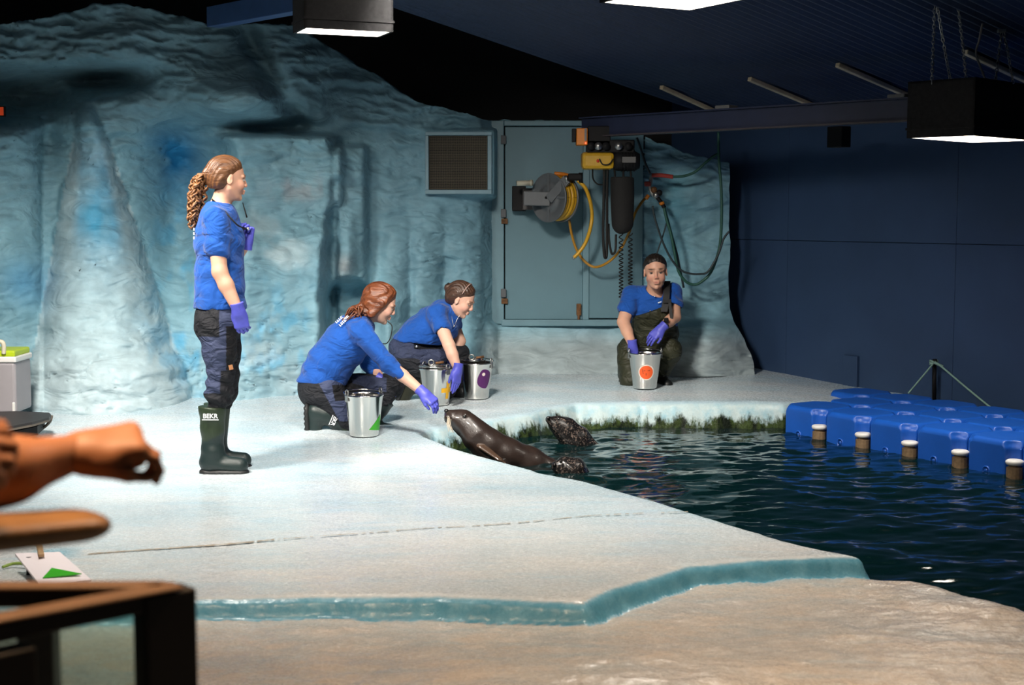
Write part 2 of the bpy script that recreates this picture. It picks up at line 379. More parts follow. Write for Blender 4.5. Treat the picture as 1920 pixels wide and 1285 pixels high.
# ---- back wall of sculpted artificial ice ------------------------------------
def rock_depth(u, v):
    g = lambda cu, cv, su, sv: np.exp(-((u-cu)/su)**2-((v-cv)/sv)**2)
    D = np.interp(u, [-700,0,200,360,600,700,800,900,935,1150,1200,1300,1368,1420], [9.4,9.85,10.0,10.15,10.6,10.85,11.1,11.35,11.72,11.78,11.66,11.62,11.72,11.8])
    left = 1-sstep(640, 900, u)
    # lean back with height, overhanging hood on the upper left
    D = D+left*.25*sstep(700, 300, v)-left*.40*sstep(330, 120, v)*(1-sstep(520, 700, u))
    # base flare (skirt towards the floor)
    D = D-.36*sstep(600, 720, v)**1.5*(1-.55*left)-.14*sstep(596, 616, v)*sstep(900, 930, u)
    # leaning pillar
    jn = fbm(u*0+v/55, v/55, 3, 301); c = 165+40*np.clip((v-185)/580, 0, 1)+9*jn; wd = 14+np.clip(v-185, 0, 600)*.255+10*fbm(v/40, u*0+4, 3, 305)
    q = np.clip(1-((u-c)/wd)**2, 0, 1); D = D-(.14+.34*np.clip((v-190)/450, 0, 1))*q**.72*sstep(180, 230, v)
    # left mound
    q = np.clip(1-((u+55)/135)**2, 0, 1)*sstep(215, 262, v); D = D-.42*np.sqrt(q)*(1-.6*sstep(420, 640, v))
    # dark hollows under the hood
    D = D+.75*g(40, 178, 95, 40)+.60*g(190, 150, 85, 24)+.18*g(92, 255, 26, 60)
    # niche behind the block
    D = D+.45*g(345, 330, 62, 110)+.22*g(330, 470, 50, 130)
    # central block with rounded right shoulder
    ub = u+16*fbm(v/60, u*0+1, 3, 151)+.06*(v-400); bx = sstep(395, 440, ub)*(1-sstep(604, 640, ub)); by = sstep(246, 262, v)
    D = D-.40*bx*by*(1-.35*sstep(560, 735, v))+.10*bx*np.sin((u-395)/70)*by
    D = D-.17*sstep(395, 460, v)*sstep(400, 470, u)*(1-sstep(600, 632, u))*(1-sstep(640, 740, v)*.5)
    bx2 = sstep(622, 640, u)*(1-sstep(678, 697, u)); D = D-.24*bx2*sstep(266, 280, v)*(1-sstep(420, 560, v)*.3)
    D = D-.10*g(640, 500, 24, 36)-.08*g(655, 470, 14, 60)
    D = D+.42*sstep(0, .30, 1-((u-655)/52)**2-((v-585)/72)**2)*sstep(505, 545, v)
    # swelling over the block with shaded underside
    D = D-.48*g(455, 190, 95, 42)+.30*g(500, 236, 85, 13)
    # diagonal crevice
    dd = (u-500)*.86-(v-130)*.5; al = (u-500)*.5+(v-130)*.86; D = D+.22*np.exp(-(dd/20)**2)*sstep(-130, -60, al)*(1-sstep(110, 150, al))
    # vertical flutes right of the block
    fl_ = sstep(700, 730, u)*(1-sstep(880, 920, u))*sstep(330, 600, v); uw = u+22*fbm(u/90, v/120, 3, 141)
    D = D-.13*fl_*(np.abs(np.sin((uw-705)/66*math.pi))**.8)-.05*fl_*np.sin(v/70+u/30)
    # right rock with boulder foot
    D = D-.30*g(1330, 640, 70, 70)-.10*g(1255, 600, 40, 60)+.05*np.sin(v/23+u/40)*sstep(1195, 1230, u)*.5
    # layered ridges, strongest high up
    hi = (.35+.65*sstep(420, 160, v))*(.35+.65*(1-sstep(910, 940, u)*(1-sstep(1180, 1210, u))))
    flat = 1-sstep(912, 932, u)*(1-sstep(1185, 1215, u))*(1-sstep(598, 612, v))
    wv = v+16*fbm(u/60, v/60, 3, 70)
    D = D+flat*hi*(.075*fbm(u/85, wv/17, 4, 60)+.030*fbm(u/30, wv/7, 3, 66)-.05*np.abs(fbm(u/120, wv/26, 3, 77)))
    D = D+flat*(.05*fbm(u/110, v/90, 4, 80)+.016*fbm(u/34, v/26, 3, 90))
    D = D+(11.17-D)*sstep(780, 796, u)*(1-sstep(924, 936, u))*sstep(238, 246, v)*(1-sstep(364, 376, v))
    # thin curled cracks
    cr = fbm(u/48, v/19, 3, 101); D = D+flat*.030*np.exp(-(cr/.035)**2)*sstep(.05, .3, fbm(u/90, v/70, 2, 105))
    return D
top_u = np.array([-700,0,60,120,180,230,280,340,400,440,500,560,585,620,660,700,740,770,800,840,870,900,918,1100,1180,1200,1250,1300,1368,1420])
top_v = np.array([60,46,36,24,8,6,18,32,48,44,43,48,70,90,116,136,166,186,196,204,211,220,226,226,240,256,272,292,306,306])
us = np.concatenate([np.arange(-700, 0, 14), np.arange(0, 935, 4), np.arange(935, 1180, 10), np.arange(1180, 1372, 4)]).astype(float)
NV = 210
U = np.repeat(us[:, None], NV, 1); T = np.linspace(0, 1, NV)[None, :]
tv = np.interp(us, top_u, top_v)+4*fbm(us/22, us*0, 3, 12)+2.5*fbm(us/7, us*0+3, 2, 13)
bv = np.interp(us, [-700,0,200,355,380,600,800,935,1368], [800,795,790,785,765,750,730,715,705])
Vv = tv[:, None]*(1-T)+bv[:, None]*T
U2 = U+45*sstep(575, 690, Vv)*sstep(1240, 1368, U)+5*fbm(Vv/30, U*0+2, 2, 14)*sstep(1330, 1368, U)
D = rock_depth(U2, Vv)
rx = (U2-960)/FPX; ry = (642.5-Vv)/FPX; dy = CP+ry*SP; dz = -SP+ry*CP; t_ = D/dy
P = np.stack([rx*t_, D, ZC+dz*t_], -1)
back = P[:, :1].copy(); back[:, :, 1] += .5; back[:, :, 2] += .02     # thickness running back from the crest
P2 = np.concatenate([back, P], 1)
nx, ny = P2.shape[:2]; I = np.arange(nx*ny).reshape(nx, ny)
F = np.stack([I[:-1, :-1], I[:-1, 1:], I[1:, 1:], I[1:, :-1]], -1).reshape(-1, 4)
g2 = lambda cu, cv, su, sv: np.exp(-((U2-cu)/su)**2-((Vv-cv)/sv)**2)
n_a = fbm(U2/70, Vv/60, 4, 200); n_b = fbm(U2/26, Vv/40, 4, 210); n_c = fbm(U2/140, Vv/200, 3, 220)
base = np.array([.26,.49,.59]); blue = np.array([.02,.27,.58]); cyan = np.array([.10,.46,.74]); pale = np.array([.58,.71,.75]); slate = np.array([.18,.35,.44]); earth = np.array([.40,.36,.34])
C = np.ones(U2.shape+(3,))*base
def blend(C, c, f): f = np.clip(f, 0, 1)[..., None]; return C*(1-f)+c*f
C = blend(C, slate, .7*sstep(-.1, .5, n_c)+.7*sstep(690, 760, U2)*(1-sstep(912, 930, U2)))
C = blend(C, slate*.62, .75*sstep(330, 150, Vv)*(1-sstep(650, 900, U2)))  # upper rock darker: shade above the lamp cut-off, put into the paint
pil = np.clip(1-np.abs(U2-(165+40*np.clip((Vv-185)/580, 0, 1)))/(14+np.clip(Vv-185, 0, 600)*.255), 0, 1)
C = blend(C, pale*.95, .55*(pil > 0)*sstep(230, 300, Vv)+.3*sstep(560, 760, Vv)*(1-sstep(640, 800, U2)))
C = blend(C, cyan*.9, .75*sstep(.25, .6, pil)*g2(190, 380, 70, 110)*(1+n_a))
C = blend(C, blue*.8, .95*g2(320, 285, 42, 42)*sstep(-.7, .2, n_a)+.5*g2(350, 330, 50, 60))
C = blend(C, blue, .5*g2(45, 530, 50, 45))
C = blend(C, cyan, .75*sstep(-.1, .45, n_b)*(g2(330, 480, 40, 130)+g2(380, 640, 90, 90)+.9*g2(530, 640, 90, 90)+.4*g2(560, 330, 60, 60)))
C = blend(C, pale, .55*sstep(.0, .5, n_a)*(g2(520, 470, 110, 110)+g2(480, 700, 150, 60)))
C = blend(C, earth, .55*g2(560, 350, 60, 30)*sstep(-.2, .4, n_b)+.6*g2(645, 500, 16, 22)+.45*g2(640, 240, 300, 12)*0)
C = blend(C, np.array([.05,.26,.36]), .65*g2(1260, 400, 40, 130)*sstep(-.4, .4, n_a))
C = blend(C, np.array([.46,.50,.50]), .75*sstep(600, 660, Vv)*sstep(880, 930, U2))
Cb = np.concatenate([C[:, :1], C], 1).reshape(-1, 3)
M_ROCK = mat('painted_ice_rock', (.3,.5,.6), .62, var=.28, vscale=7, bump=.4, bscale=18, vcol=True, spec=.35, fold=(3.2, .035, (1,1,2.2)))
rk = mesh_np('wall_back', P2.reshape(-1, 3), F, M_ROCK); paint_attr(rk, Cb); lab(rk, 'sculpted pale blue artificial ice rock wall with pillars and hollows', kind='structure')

# ---- black rear wall, blue side wall -----------------------------------------------
M_BLK = mat('dark_void_wall', (.0025,.0025,.003), .8, bump=.1)
bm = bmesh.new(); bbox(bm, (-2, 12.75, 2.0), (13, .1, 5.0)); bm_obj('wall_rear', bm, M_BLK); lab(bpy.data.objects['wall_rear'], kind='structure')
W0 = Vector((1.99, 11.9, 0)); WD = Vector((.585, -.811, 0)).normalized(); WN = Vector((-WD.y*-1, 0, 0)); WN = Vector((WD.y, -WD.x, 0))  # WN points into the hall
M_BLUE = mat('navy_wall_paint', (.030,.062,.135), .5, var=.22, vscale=1.6, bump=.15, bscale=6, spec=.35)
RW = Matrix((WD, -WN, Vector((0, 0, 1)))).transposed()
bm = bmesh.new()
def wbox(bm, s0, s1, z0, z1, n0, n1, bev=0):
    c = W0+WD*((s0+s1)/2)+WN*((n0+n1)/2)+Vector((0, 0, (z0+z1)/2)); bbox(bm, c, (abs(s1-s0), abs(n1-n0), abs(z1-z0)), RW, bev)
seams = [-1.2, .42, 2.05, 3.6, 5.2, 6.8, 8.4, 10.0]
wr = bpy.data.objects.new('wall_right', None); COL.objects.link(wr); wr.location = W0; lab(wr, 'navy blue panelled side wall behind the floating dock', kind='structure')
for i, (a, c) in enumerate(zip(seams[:-1], seams[1:])):
    for (z0, z1) in ((-.7, 1.178), (1.182, 2.5)):
        bm = bmesh.new(); wbox(bm, a+.0015, c-.0015, z0, z1, -.03, 0, .002); bm_obj('wall_panel', bm, M_BLUE, wr)
bm = bmesh.new(); wbox(bm, -1.2, 10, -.7, 2.5, -.12, -.032); bm_obj('wall_backing', bm, M_BLK, wr)
bm = bmesh.new(); wbox(bm, 1.05, 1.19, .04, .30, 0, .03, .004); bm_obj('cover_plate', bm, M_BLUE, wr)
bm = bmesh.new(); wbox(bm, -.02, 10, .0, .022, 0.002, .012); 
# ---- ceiling: corrugated dark blue sheets falling towards the side wall ---------------
bm.free()
M_CEIL = mat('corrugated_ceiling', (.020,.036,.085), .55, var=.35, vscale=22, bump=.3, bscale=50, spec=.4)
ss = np.arange(-.15, 11.2, .0127*1.5); nn = np.array([-.3, 1.5, 3, 4.5, 6.0, 7.4])
S, N = np.meshgrid(ss, nn, indexing='ij')
prof = .012*np.clip(np.sin(S*2*math.pi/.076)*1.8, -1, 1)
X = W0.x+WD.x*S+WN.x*N; Yv = W0.y+WD.y*S+WN.y*N; Zv = 2.13+.205*N+prof
nx, ny = S.shape; I = np.arange(nx*ny).reshape(nx, ny)
F = np.stack([I[:-1, :-1], I[1:, :-1], I[1:, 1:], I[:-1, 1:]], -1).reshape(-1, 4)
ce = mesh_np('ceiling', np.stack([X, Yv, Zv], -1).reshape(-1, 3), F, M_CEIL); lab(ce, 'dark blue corrugated sheet ceiling sloping to the side wall', kind='structure')
def ceil_pt(u, v):
    d = (at(u, v, 1)-Vector((0, 0, ZC))); o = Vector((0, 0, ZC)); lo, hi = 2.0, 20.0
    f = lambda t: (o+d*t).z-(2.13+.205*((o+d*t)-W0).dot(WN))
    for _ in range(60):
        mid = (lo+hi)/2
        if f(mid) < 0: lo = mid
        else: hi = mid
    return o+d*lo
# pale battens on the ceiling
M_BAT = mat('aged_batten', (.62,.52,.36), .6, var=.3, vscale=14)
for (u0, v0, u1, v1), lb in zip([(1240,156,1352,207),(1405,140,1536,195),(1570,113,1712,175),(1810,88,1935,147)],
        ['pale batten on the ceiling beside the hoist beam end', 'pale batten on the ceiling second from the hoist', 'pale batten on the ceiling third from the hoist', 'pale batten on the ceiling behind the lamp chains']):
    a = ceil_pt(u0, v0); c = ceil_pt(u1, v1); d = c-a; R = frame(d); bm = bmesh.new()
    bbox(bm, (a+c)/2+Vector((0, 0, -.03)), (.036, .03, d.length), R, .006); lab(bm_obj('ceiling_batten', bm, M_BAT), lb, 'batten', 'ceiling battens')
# hoist beam (I profile) parallel to the side wall
M_BEAM = mat('beam_paint', (.016,.022,.055), .45, var=.3, vscale=5)
M_BEDGE = mat('beam_flange_paint', (.05,.04,.045), .5, var=.4, vscale=9)
ba = at(1092, 258, 11.0); bb = atz(1705, 228, ba.z); bd = (bb-ba); bd.z = 0; bb = ba+bd.normalized()*6.2
be = empty('hoist_beam', (ba+bb)/2, 'dark blue steel hoist beam running under the ceiling', 'beam')
R = frame(bd); ctr = (ba+bb)/2; Ln = (bb-ba).length
bm = bmesh.new(); bbox(bm, ctr+Vector((0, 0, .075)), (.02, .14, Ln), R); bm_obj('web', bm, M_BEAM, be)
bm = bmesh.new(); bbox(bm, ctr+Vector((0, 0, .004)), (.09, .010, Ln), R); bm_obj('lower_flange', bm, M_BEDGE, be)
bm = bmesh.new(); bbox(bm, ctr+Vector((0, 0, .146)), (.09, .010, Ln), R); bm_obj('upper_flange', bm, M_BEAM, be)
for (u, v) in ((1360, 203), (1686, 180)):
    k = [ba+bd.normalized()*s for s in np.linspace(0, 6, 400)]
    def pu(p): 
        q = p-Vector((0, 0, ZC)); return 960+FPX*q.x/(q.y*CP-q.z*SP)
    p = min(k, key=lambda p: abs(pu(p)-u)); bm = bmesh.new()
    bbox(bm, p+Vector((0, 0, .162)), (.11, .022, .12), R, .004); bm_obj('beam_clamp', bm, mat('clamp_grey', (.10,.10,.10), .6), be)
# small dark speaker box on the blue wall
bm = bmesh.new(); c = at(1573, 257, 10.35); bbox(bm, c, (.14, .10, .15), RW, .006); sb = bm_obj('wall_box', bm, BLACK); lab(sb, 'small black box hung below the beam on the blue wall', 'box')
# blue beam upper left
a = at(400, 33, 9.6); c = at(640, -12, 8.4); R = frame(c-a); bm = bmesh.new(); bbox(bm, (a+c)/2, (.10, .13, (c-a).length), R, .004)
lab(bm_obj('roof_beam', bm, mat('royal_beam', (.03,.075,.20), .5, var=.2)), 'blue roof beam above the ice rock beside a lamp hood', 'beam')
# chains of the right lamp
lx, ly, lz = LAMPS[2][:3]
def chain(pts, parent):
    bm = bmesh.new(); P = spline(pts, 30); L_ = [0]
    for a_, b_ in zip(P[:-1], P[1:]): L_.append(L_[-1]+(b_-a_).length)
    n = int(L_[-1]/.022); 
    for i in range(n):
        s = (i+.5)/n*L_[-1]; j = max(k for k in range(len(L_)) if L_[k] <= s); j = min(j, len(P)-2)
        p = P[j].lerp(P[j+1], (s-L_[j])/max(1e-6, L_[j+1]-L_[j])); R = frame(P[j+1]-P[j]) @ Matrix.Rotation(math.pi/2*(i % 2), 3, 'Z')
        ring = [p+R @ Vector((.0075*math.cos(a_), 0, .016*math.sin(a_))) for a_ in [2*math.pi*k/10 for k in range(11)]]
        btube(bm, ring, .0028, 5, False)
    o = bm_obj('chain', bm, STEEL_D, parent, True); return o
lt, LL = lamps[2]; hh = LAMPS[2][5]
anch = [ceil_pt(1752, -4), ceil_pt(1795, -4)]
def hoodtop(u, v): return at(u, v, 7.75)
chain([at(1753, 2, 8.0), at(1750, 80, 7.95), at(1747, 156, 7.85)], lt); chain([at(1756, 4, 8.0), at(1768, 75, 8.05), at(1782, 150, 8.0)], lt); chain([at(1795, 2, 8.0), at(1804, 75, 7.9), at(1812, 154, 7.75)], lt)
bm = bmesh.new()
bm.free()
for u in (1750, 1795):
    bm = bmesh.new(); bbox(bm, at(u, -6, 8.0), (.05, .05, .04), None, .006); bm_obj('chain_bracket', bm, STEEL_D, lt)
tube_obj('lamp_cord', [at(1842, 44, 8.0), at(1836, 75, 8.0), at(1830, 100, 8.0), at(1840, 130, 8.0), at(1850, 156, 7.95)], .006, mat('grey_cord', (.16,.16,.16), .6), lt)
for (u0, u1) in ((1878, 1866), (1882, 1900)):
    chain([at(u0, 62, 8.1), at((u0+u1)/2, 105, 8.05), at(u1, 156, 8.0)], lt)
bm = bmesh.new(); bbox(bm, at(1878, 58, 8.1), (.045, .03, .02), None, .004); bm_obj('chain_bracket', bm, STEEL_D, lt)
# ================================================================== SIGNED DISTANCE MODELLER
def npv(v): return np.array([float(v[0]), float(v[1]), float(v[2])])
class Sdf:
    def __init__(s, lo, hi, h):
        s.h = h; s.lo = npv(lo); n = np.ceil((npv(hi)-s.lo)/h).astype(int)+1
        s.ax = [s.lo[i]+h*np.arange(n[i]) for i in range(3)]; s.F = np.full(n, .5, np.float32)
    def _blk(s, lo, hi, pad):
        sl = []
        for i in range(3):
            a = int(np.floor((lo[i]-pad-s.lo[i])/s.h)); b = int(np.ceil((hi[i]+pad-s.lo[i])/s.h))+1
            a = max(a, 0); b = min(b, len(s.ax[i]))
            if b <= a: return None
            sl.append(slice(a, b))
        X = s.ax[0][sl[0]].astype(np.float32)[:, None, None]; Y = s.ax[1][sl[1]].astype(np.float32)[None, :, None]; Z = s.ax[2][sl[2]].astype(np.float32)[None, None, :]
        return tuple(sl), X, Y, Z
    def _put(s, sl, d, k, op):
        A = s.F[sl]
        if op == 'add':
            if k > 0: h = np.clip(.5+.5*(A-d)/k, 0, 1); s.F[sl] = A*(1-h)+d*h-k*h*(1-h)
            else: s.F[sl] = np.minimum(A, d)
        else:
            d = -d
            if k > 0: h = np.clip(.5-.5*(A-d)/k, 0, 1); s.F[sl] = A*(1-h)+d*h+k*h*(1-h)
            else: s.F[sl] = np.maximum(A, d)
    def cap(s, a, b, ra, rb, k=.02, flat=None, ratio=1.0, op='add'):
        a = npv(a); b = npv(b); R = max(ra, rb)*max(1, 1/ratio if ratio > 1 else 1)
        q = s._blk(np.minimum(a, b)-R, np.maximum(a, b)+R, k*1.5+2.5*s.h)
        if q is None: return s
        sl, X, Y, Z = q; ba = b-a; L = max(1e-9, ba.dot(ba))
        px, py, pz = X-a[0], Y-a[1], Z-a[2]
        t = np.clip((px*ba[0]+py*ba[1]+pz*ba[2])/L, 0, 1)
        px = px-ba[0]*t; py = py-ba[1]*t; pz = pz-ba[2]*t
        if flat is not None:
            n = npv(flat); n = n/np.linalg.norm(n); dn = (px*n[0]+py*n[1]+pz*n[2])*(1/ratio-1)
            px = px+n[0]*dn; py = py+n[1]*dn; pz = pz+n[2]*dn
        d = np.sqrt(px*px+py*py+pz*pz)-(ra+(rb-ra)*t)
        s._put(sl, d, k, op); return s
    def sph(s, c, r, k=.02, op='add'): return s.cap(c, npv(c)+np.array([0, 0, 1e-5]), r, r, k, op=op)
    def ell(s, c, rad, R=None, k=.02, op='add'):
        c = npv(c); m = max(rad); q = s._blk(c-m, c+m, k*1.5+2.5*s.h)
        if q is None: return s
        sl, X, Y, Z = q; M = np.array(R) if R is not None else np.eye(3)
        p = [X-c[0], Y-c[1], Z-c[2]]; l = [sum(p[j]*M[j, i] for j in range(3))/rad[i] for i in range(3)]
        k0 = np.sqrt(l[0]**2+l[1]**2+l[2]**2)+1e-6; k1 = np.sqrt((l[0]/rad[0])**2+(l[1]/rad[1])**2+(l[2]/rad[2])**2)+1e-6
        s._put(sl, k0*(k0-1)/k1, k, op); return s
    def cut(s, p, n, k=.0):
        """remove everything on the +n side of plane through p"""
        p = npv(p); n = npv(n); n = n/np.linalg.norm(n)
        X = s.ax[0].astype(np.float32)[:, None, None]; Y = s.ax[1].astype(np.float32)[None, :, None]; Z = s.ax[2].astype(np.float32)[None, None, :]
        d = (X-p[0])*n[0]+(Y-p[1])*n[1]+(Z-p[2])*n[2]
        s.F = np.maximum(s.F, d.astype(np.float32)); return s
    def disp(s, fn):
        X = s.ax[0].astype(np.float32)[:, None, None]; Y = s.ax[1].astype(np.float32)[None, :, None]; Z = s.ax[2].astype(np.float32)[None, None, :]
        s.F = s.F+fn(X, Y, Z).astype(np.float32); return s
    def mesh(s):
        F = s.F.copy()
        F[0] = F[-1] = .2; F[:, 0] = F[:, -1] = .2; F[:, :, 0] = F[:, :, -1] = .2
        ins = F < 0; nx, ny, nz = F.shape
        cnt = np.zeros((nx-1, ny-1, nz-1), np.int8)
        for dx in (0, 1):
            for dy in (0, 1):
                for dz in (0, 1): cnt += ins[dx:nx-1+dx, dy:ny-1+dy, dz:nz-1+dz]
        cells = np.argwhere((cnt > 0) & (cnt < 8)); ci = cells.T
        corner = [(dx, dy, dz) for dx in (0, 1) for dy in (0, 1) for dz in (0, 1)]
        val = {c: F[ci[0]+c[0], ci[1]+c[1], ci[2]+c[2]] for c in corner}
        acc = np.zeros((len(cells), 3)); num = np.zeros(len(cells))
        for c in corner:
            for ax in range(3):
                if c[ax] == 0:
                    e = list(c); e[ax] = 1; e = tuple(e); f0, f1 = val[c], val[e]; m_ = (f0 < 0) != (f1 < 0)
                    t = np.where(m_, f0/np.where(m_, f0-f1, 1), 0)
                    p = np.tile(np.array(c, float), (len(cells), 1)); p[:, ax] = t
                    acc[m_] += p[m_]; num[m_] += 1
        V = s.lo+(cells+acc/num[:, None])*s.h
        idx = -np.ones(cnt.shape, np.int64); idx[ci[0], ci[1], ci[2]] = np.arange(len(cells)); Q = []
        for ax in range(3):
            a = [slice(None)]*3; b = [slice(None)]*3; a[ax] = slice(0, -1); b[ax] = slice(1, None)
            sg = ins[tuple(a)] != ins[tuple(b)]; e = np.argwhere(sg)
            o1, o2 = [i for i in range(3) if i != ax]
            ok = (e[:, o1] > 0) & (e[:, o2] > 0) & (e[:, o1] < F.shape[o1]-1) & (e[:, o2] < F.shape[o2]-1); e = e[ok]
            def g(d1, d2):
                q = e.copy(); q[:, o1] -= d1; q[:, o2] -= d2; return idx[q[:, 0], q[:, 1], q[:, 2]]
            quad = np.stack([g(0, 0), g(1, 0), g(1, 1), g(0, 1)], -1)
            flip = ins[e[:, 0], e[:, 1], e[:, 2]] ^ (ax == 1)
            quad[~flip] = quad[~flip][:, ::-1]; Q.append(quad)
        Q = np.concatenate(Q); Q = Q[(Q >= 0).all(1)]
        return V, Q[:, ::-1]
    def obj(s, name, m, parent=None, paint=None):
        V, Q = s.mesh()
        o = mesh_np(name, V, np.ascontiguousarray(Q), m, parent)
        if paint is not None: paint_attr(o, paint(V))
        return o
def wr(X, Y, Z, amp, f, ph=0.0, d=(0, 0, 1), warp=1.0):
    """soft cloth folds: sine bands across direction d, bent by slower waves"""
    s = X*d[0]+Y*d[1]+Z*d[2]
    w_ = warp*(np.sin(X*9+ph)+np.sin(Y*11+1.3*ph)+np.sin(Z*8+ph*.7))
    m_ = .5+.5*np.sin(X*13+Z*7+Y*10+ph*2.1)
    return amp*np.sin(s*f+w_*1.6+ph)*m_
def lat(R): return np.array(R)

def bounds(*pts, pad=.2): A = np.array([npv(p) for p in pts]); return A.min(0)-pad, A.max(0)+pad
# ------------------------------------------------------------------ hands
def hand(name, wrist, fdir, back, side, curls, m, parent, scale=1.0, spread=0.0, thumb=.5, cuff=True, h=.0027, tcurl=.4, pinch=False):
    fd = npv(fdir); fd /= np.linalg.norm(fd); bk = npv(back); bk = bk-fd*bk.dot(fd); bk /= np.linalg.norm(bk); yd = np.cross(bk, fd)
    O = npv(wrist)
    def W(x, y, z): return O+(fd*x+yd*y*side+bk*z)*scale
    S = Sdf(O-.2*scale, O+.2*scale, h)
    ys = (.030, .0105, -.010, -.0285)
    if cuff: S.cap(W(-.045, 0, 0), W(.015, 0, 0), .037*scale, .033*scale, .01, flat=bk, ratio=.92)
    else: S.cap(W(-.06, 0, 0), W(.015, 0, 0), .028*scale, .027*scale, .01, flat=bk, ratio=.8)
    for y in ys: S.cap(W(.008, y*.62, 0), W(.084, y, 0), .0165*scale, .0125*scale, .016)
    S.ell(W(.04, .0, -.006), (.045*scale, .04*scale, .014*scale), np.stack([fd, yd*side, bk], 1), k=.012)
    S.cap(W(.015, .02, -.008), W(.045, .033, -.008), .016*scale, .013*scale, .014)
    Ls = (.070, .078, .073, .057)
    T = Sdf(S.lo, S.lo+.4*scale, h); T.F = S.F
    for i, y in enumerate(ys):
        p = np.array([.086-.006*abs(i-1.2), y, 0.0]); ang = 0.0; sp_ = spread*(1.2-i)
        for j, fr in enumerate((.44, .31, .25)):
            ang += curls[i]*(.85 if j == 0 else 1.0 if j == 1 else .7)
            L_ = Ls[i]*fr; q = p+L_*np.array([math.cos(ang)*math.cos(sp_), math.sin(sp_)*math.cos(ang), -math.sin(ang)])
            r0 = (.0092, .0086, .0080)[j]; r1 = (.0086, .0080, .0070)[j]
            if i == 3: r0 *= .88; r1 *= .88
            T.cap(W(*p), W(*q), r0*scale, r1*scale, .0035); p = q
    t0 = np.array([.026, .034, -.010]); a = thumb
    t1 = t0+.038*np.array([math.cos(a), math.sin(a), -.35]); t2 = t1+.030*np.array([math.cos(a-tcurl), math.sin(a-tcurl), -.25-tcurl*.5])
    T.cap(W(*t0), W(*t1), .0125*scale, .0105*scale, .010); T.cap(W(*t1), W(*t2), .0100*scale, .0082*scale, .004)
    if cuff: T.cut(W(-.042, 0, 0), -fd)
    return T.obj(name, m, parent)

# ------------------------------------------------------------------ head
def head_frame(yaw, pitch, roll=0.0):
    """columns: forward, left, up.  yaw 0 looks along +X, positive turns towards +Y; pitch positive looks down"""
    R = Matrix.Rotation(yaw, 3, 'Z') @ Matrix.Rotation(pitch, 3, 'Y') @ Matrix.Rotation(roll, 3, 'X')
    return np.array(R)
def add_head(S, c, R, sc=1.0, smile=0.0):
    c = npv(c)
    def W(x, y, z): return c+R @ (np.array([x, y, z])*sc)
    S.ell(W(-.014, 0, .036), (.096*sc, .075*sc, .084*sc), R, k=.02)
    S.ell(W(.026, 0, -.022), (.062*sc, .059*sc, .088*sc), R, k=.02)
    S.cap(W(.012, 0, -.060), W(.056, 0, -.088), .043*sc, .020*sc, .02, flat=R[:, 2], ratio=.8)
    for s in (-1, 1):
        S.ell(W(.054, s*.037, -.026), (.028*sc, .024*sc, .028*sc), R, k=.018)
        S.cap(W(.002, s*.046, -.045), W(.045, s*.021, -.084), .018*sc, .013*sc, .02)
        S.cap(W(.083, s*.018, .026), W(.070, s*.048, .024), .009*sc, .008*sc, .012)
        S.ell(W(.096, s*.031, .008), (.017*sc, .016*sc, .010*sc), R, k=.008, op='sub')
        S.ell(W(-.004, s*.074, -.002), (.017*sc, .007*sc, .029*sc), R @ np.array(Matrix.Rotation(s*.35, 3, 'Z')), k=.006)
        S.ell(W(.002, s*.083, .002), (.009*sc, .005*sc, .016*sc), R, k=.004, op='sub')
    S.cap(W(.083, 0, .020), W(.101, 0, -.021), .0070*sc, .0085*sc, .010)
    for s in (-1, 1): S.sph(W(.096, s*.010, -.026), .0075*sc, .006)
    S.cap(W(.090, -.016, -.052), W(.090, .016, -.052), .0068*sc, .0068*sc, .006); S.cap(W(.088, -.013, -.064), W(.088, .013, -.064), .0075*sc, .0075*sc, .006)
    S.cap(W(.100, -.02, -.058), W(.100, .02, -.058), .0035*sc, .0035*sc, .004, op='sub')
    S.sph(W(.071, 0, -.093), .014*sc, .014)
SKIN = {'fair': (np.array([.60,.335,.235]), np.array([.50,.16,.13])), 'pale': (np.array([.62,.37,.28]), np.array([.47,.15,.13])), 'tan': (np.array([.50,.20,.085]), np.array([.42,.13,.07]))}
M_SKIN = mat('skin', (.6,.35,.25), .5, vcol=True, var=.07, vscale=40, sss=.12, spec=.35, bump=.05, bscale=300)
def skin_paint(c, R, tone, brow, sc=1.0):
    base, red = SKIN[tone]; c = npv(c)
    def f(V):
        C = np.tile(base, (len(V), 1)); l = ((V-c) @ R)/sc
        def mixin(w, col):
            nonlocal C; w = np.clip(w, 0, 1)[:, None]; C = C*(1-w)+np.array(col)*w
        g = lambda x, y, z, rx, ry, rz: np.exp(-((l[:, 0]-x)/rx)**2-((l[:, 1]-y)/ry)**2-((l[:, 2]-z)/rz)**2)
        for s in (-1, 1): mixin(.45*g(.07, s*.042, -.03, .05, .022, .02), red)
        mixin(.5*g(.11, 0, -.022, .02, .014, .014), red)
        mixin(.85*g(.095, 0, -.058, .02, .019, .0085), red*.8)
        for s in (-1, 1):
            mixin(1.3*g(.085, s*.033, .030, .03, .020, .0055), brow)
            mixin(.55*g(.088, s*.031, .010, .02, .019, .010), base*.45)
        return C
    return f
def sphere_bm(bm, c, r, n=16, m_=10):
    bmesh.ops.create_uvsphere(bm, u_segments=n, v_segments=m_, radius=r, matrix=Matrix.Translation(Vector(c)))
M_EYE = mat('eyes', (1,1,1), .3, vcol=True)
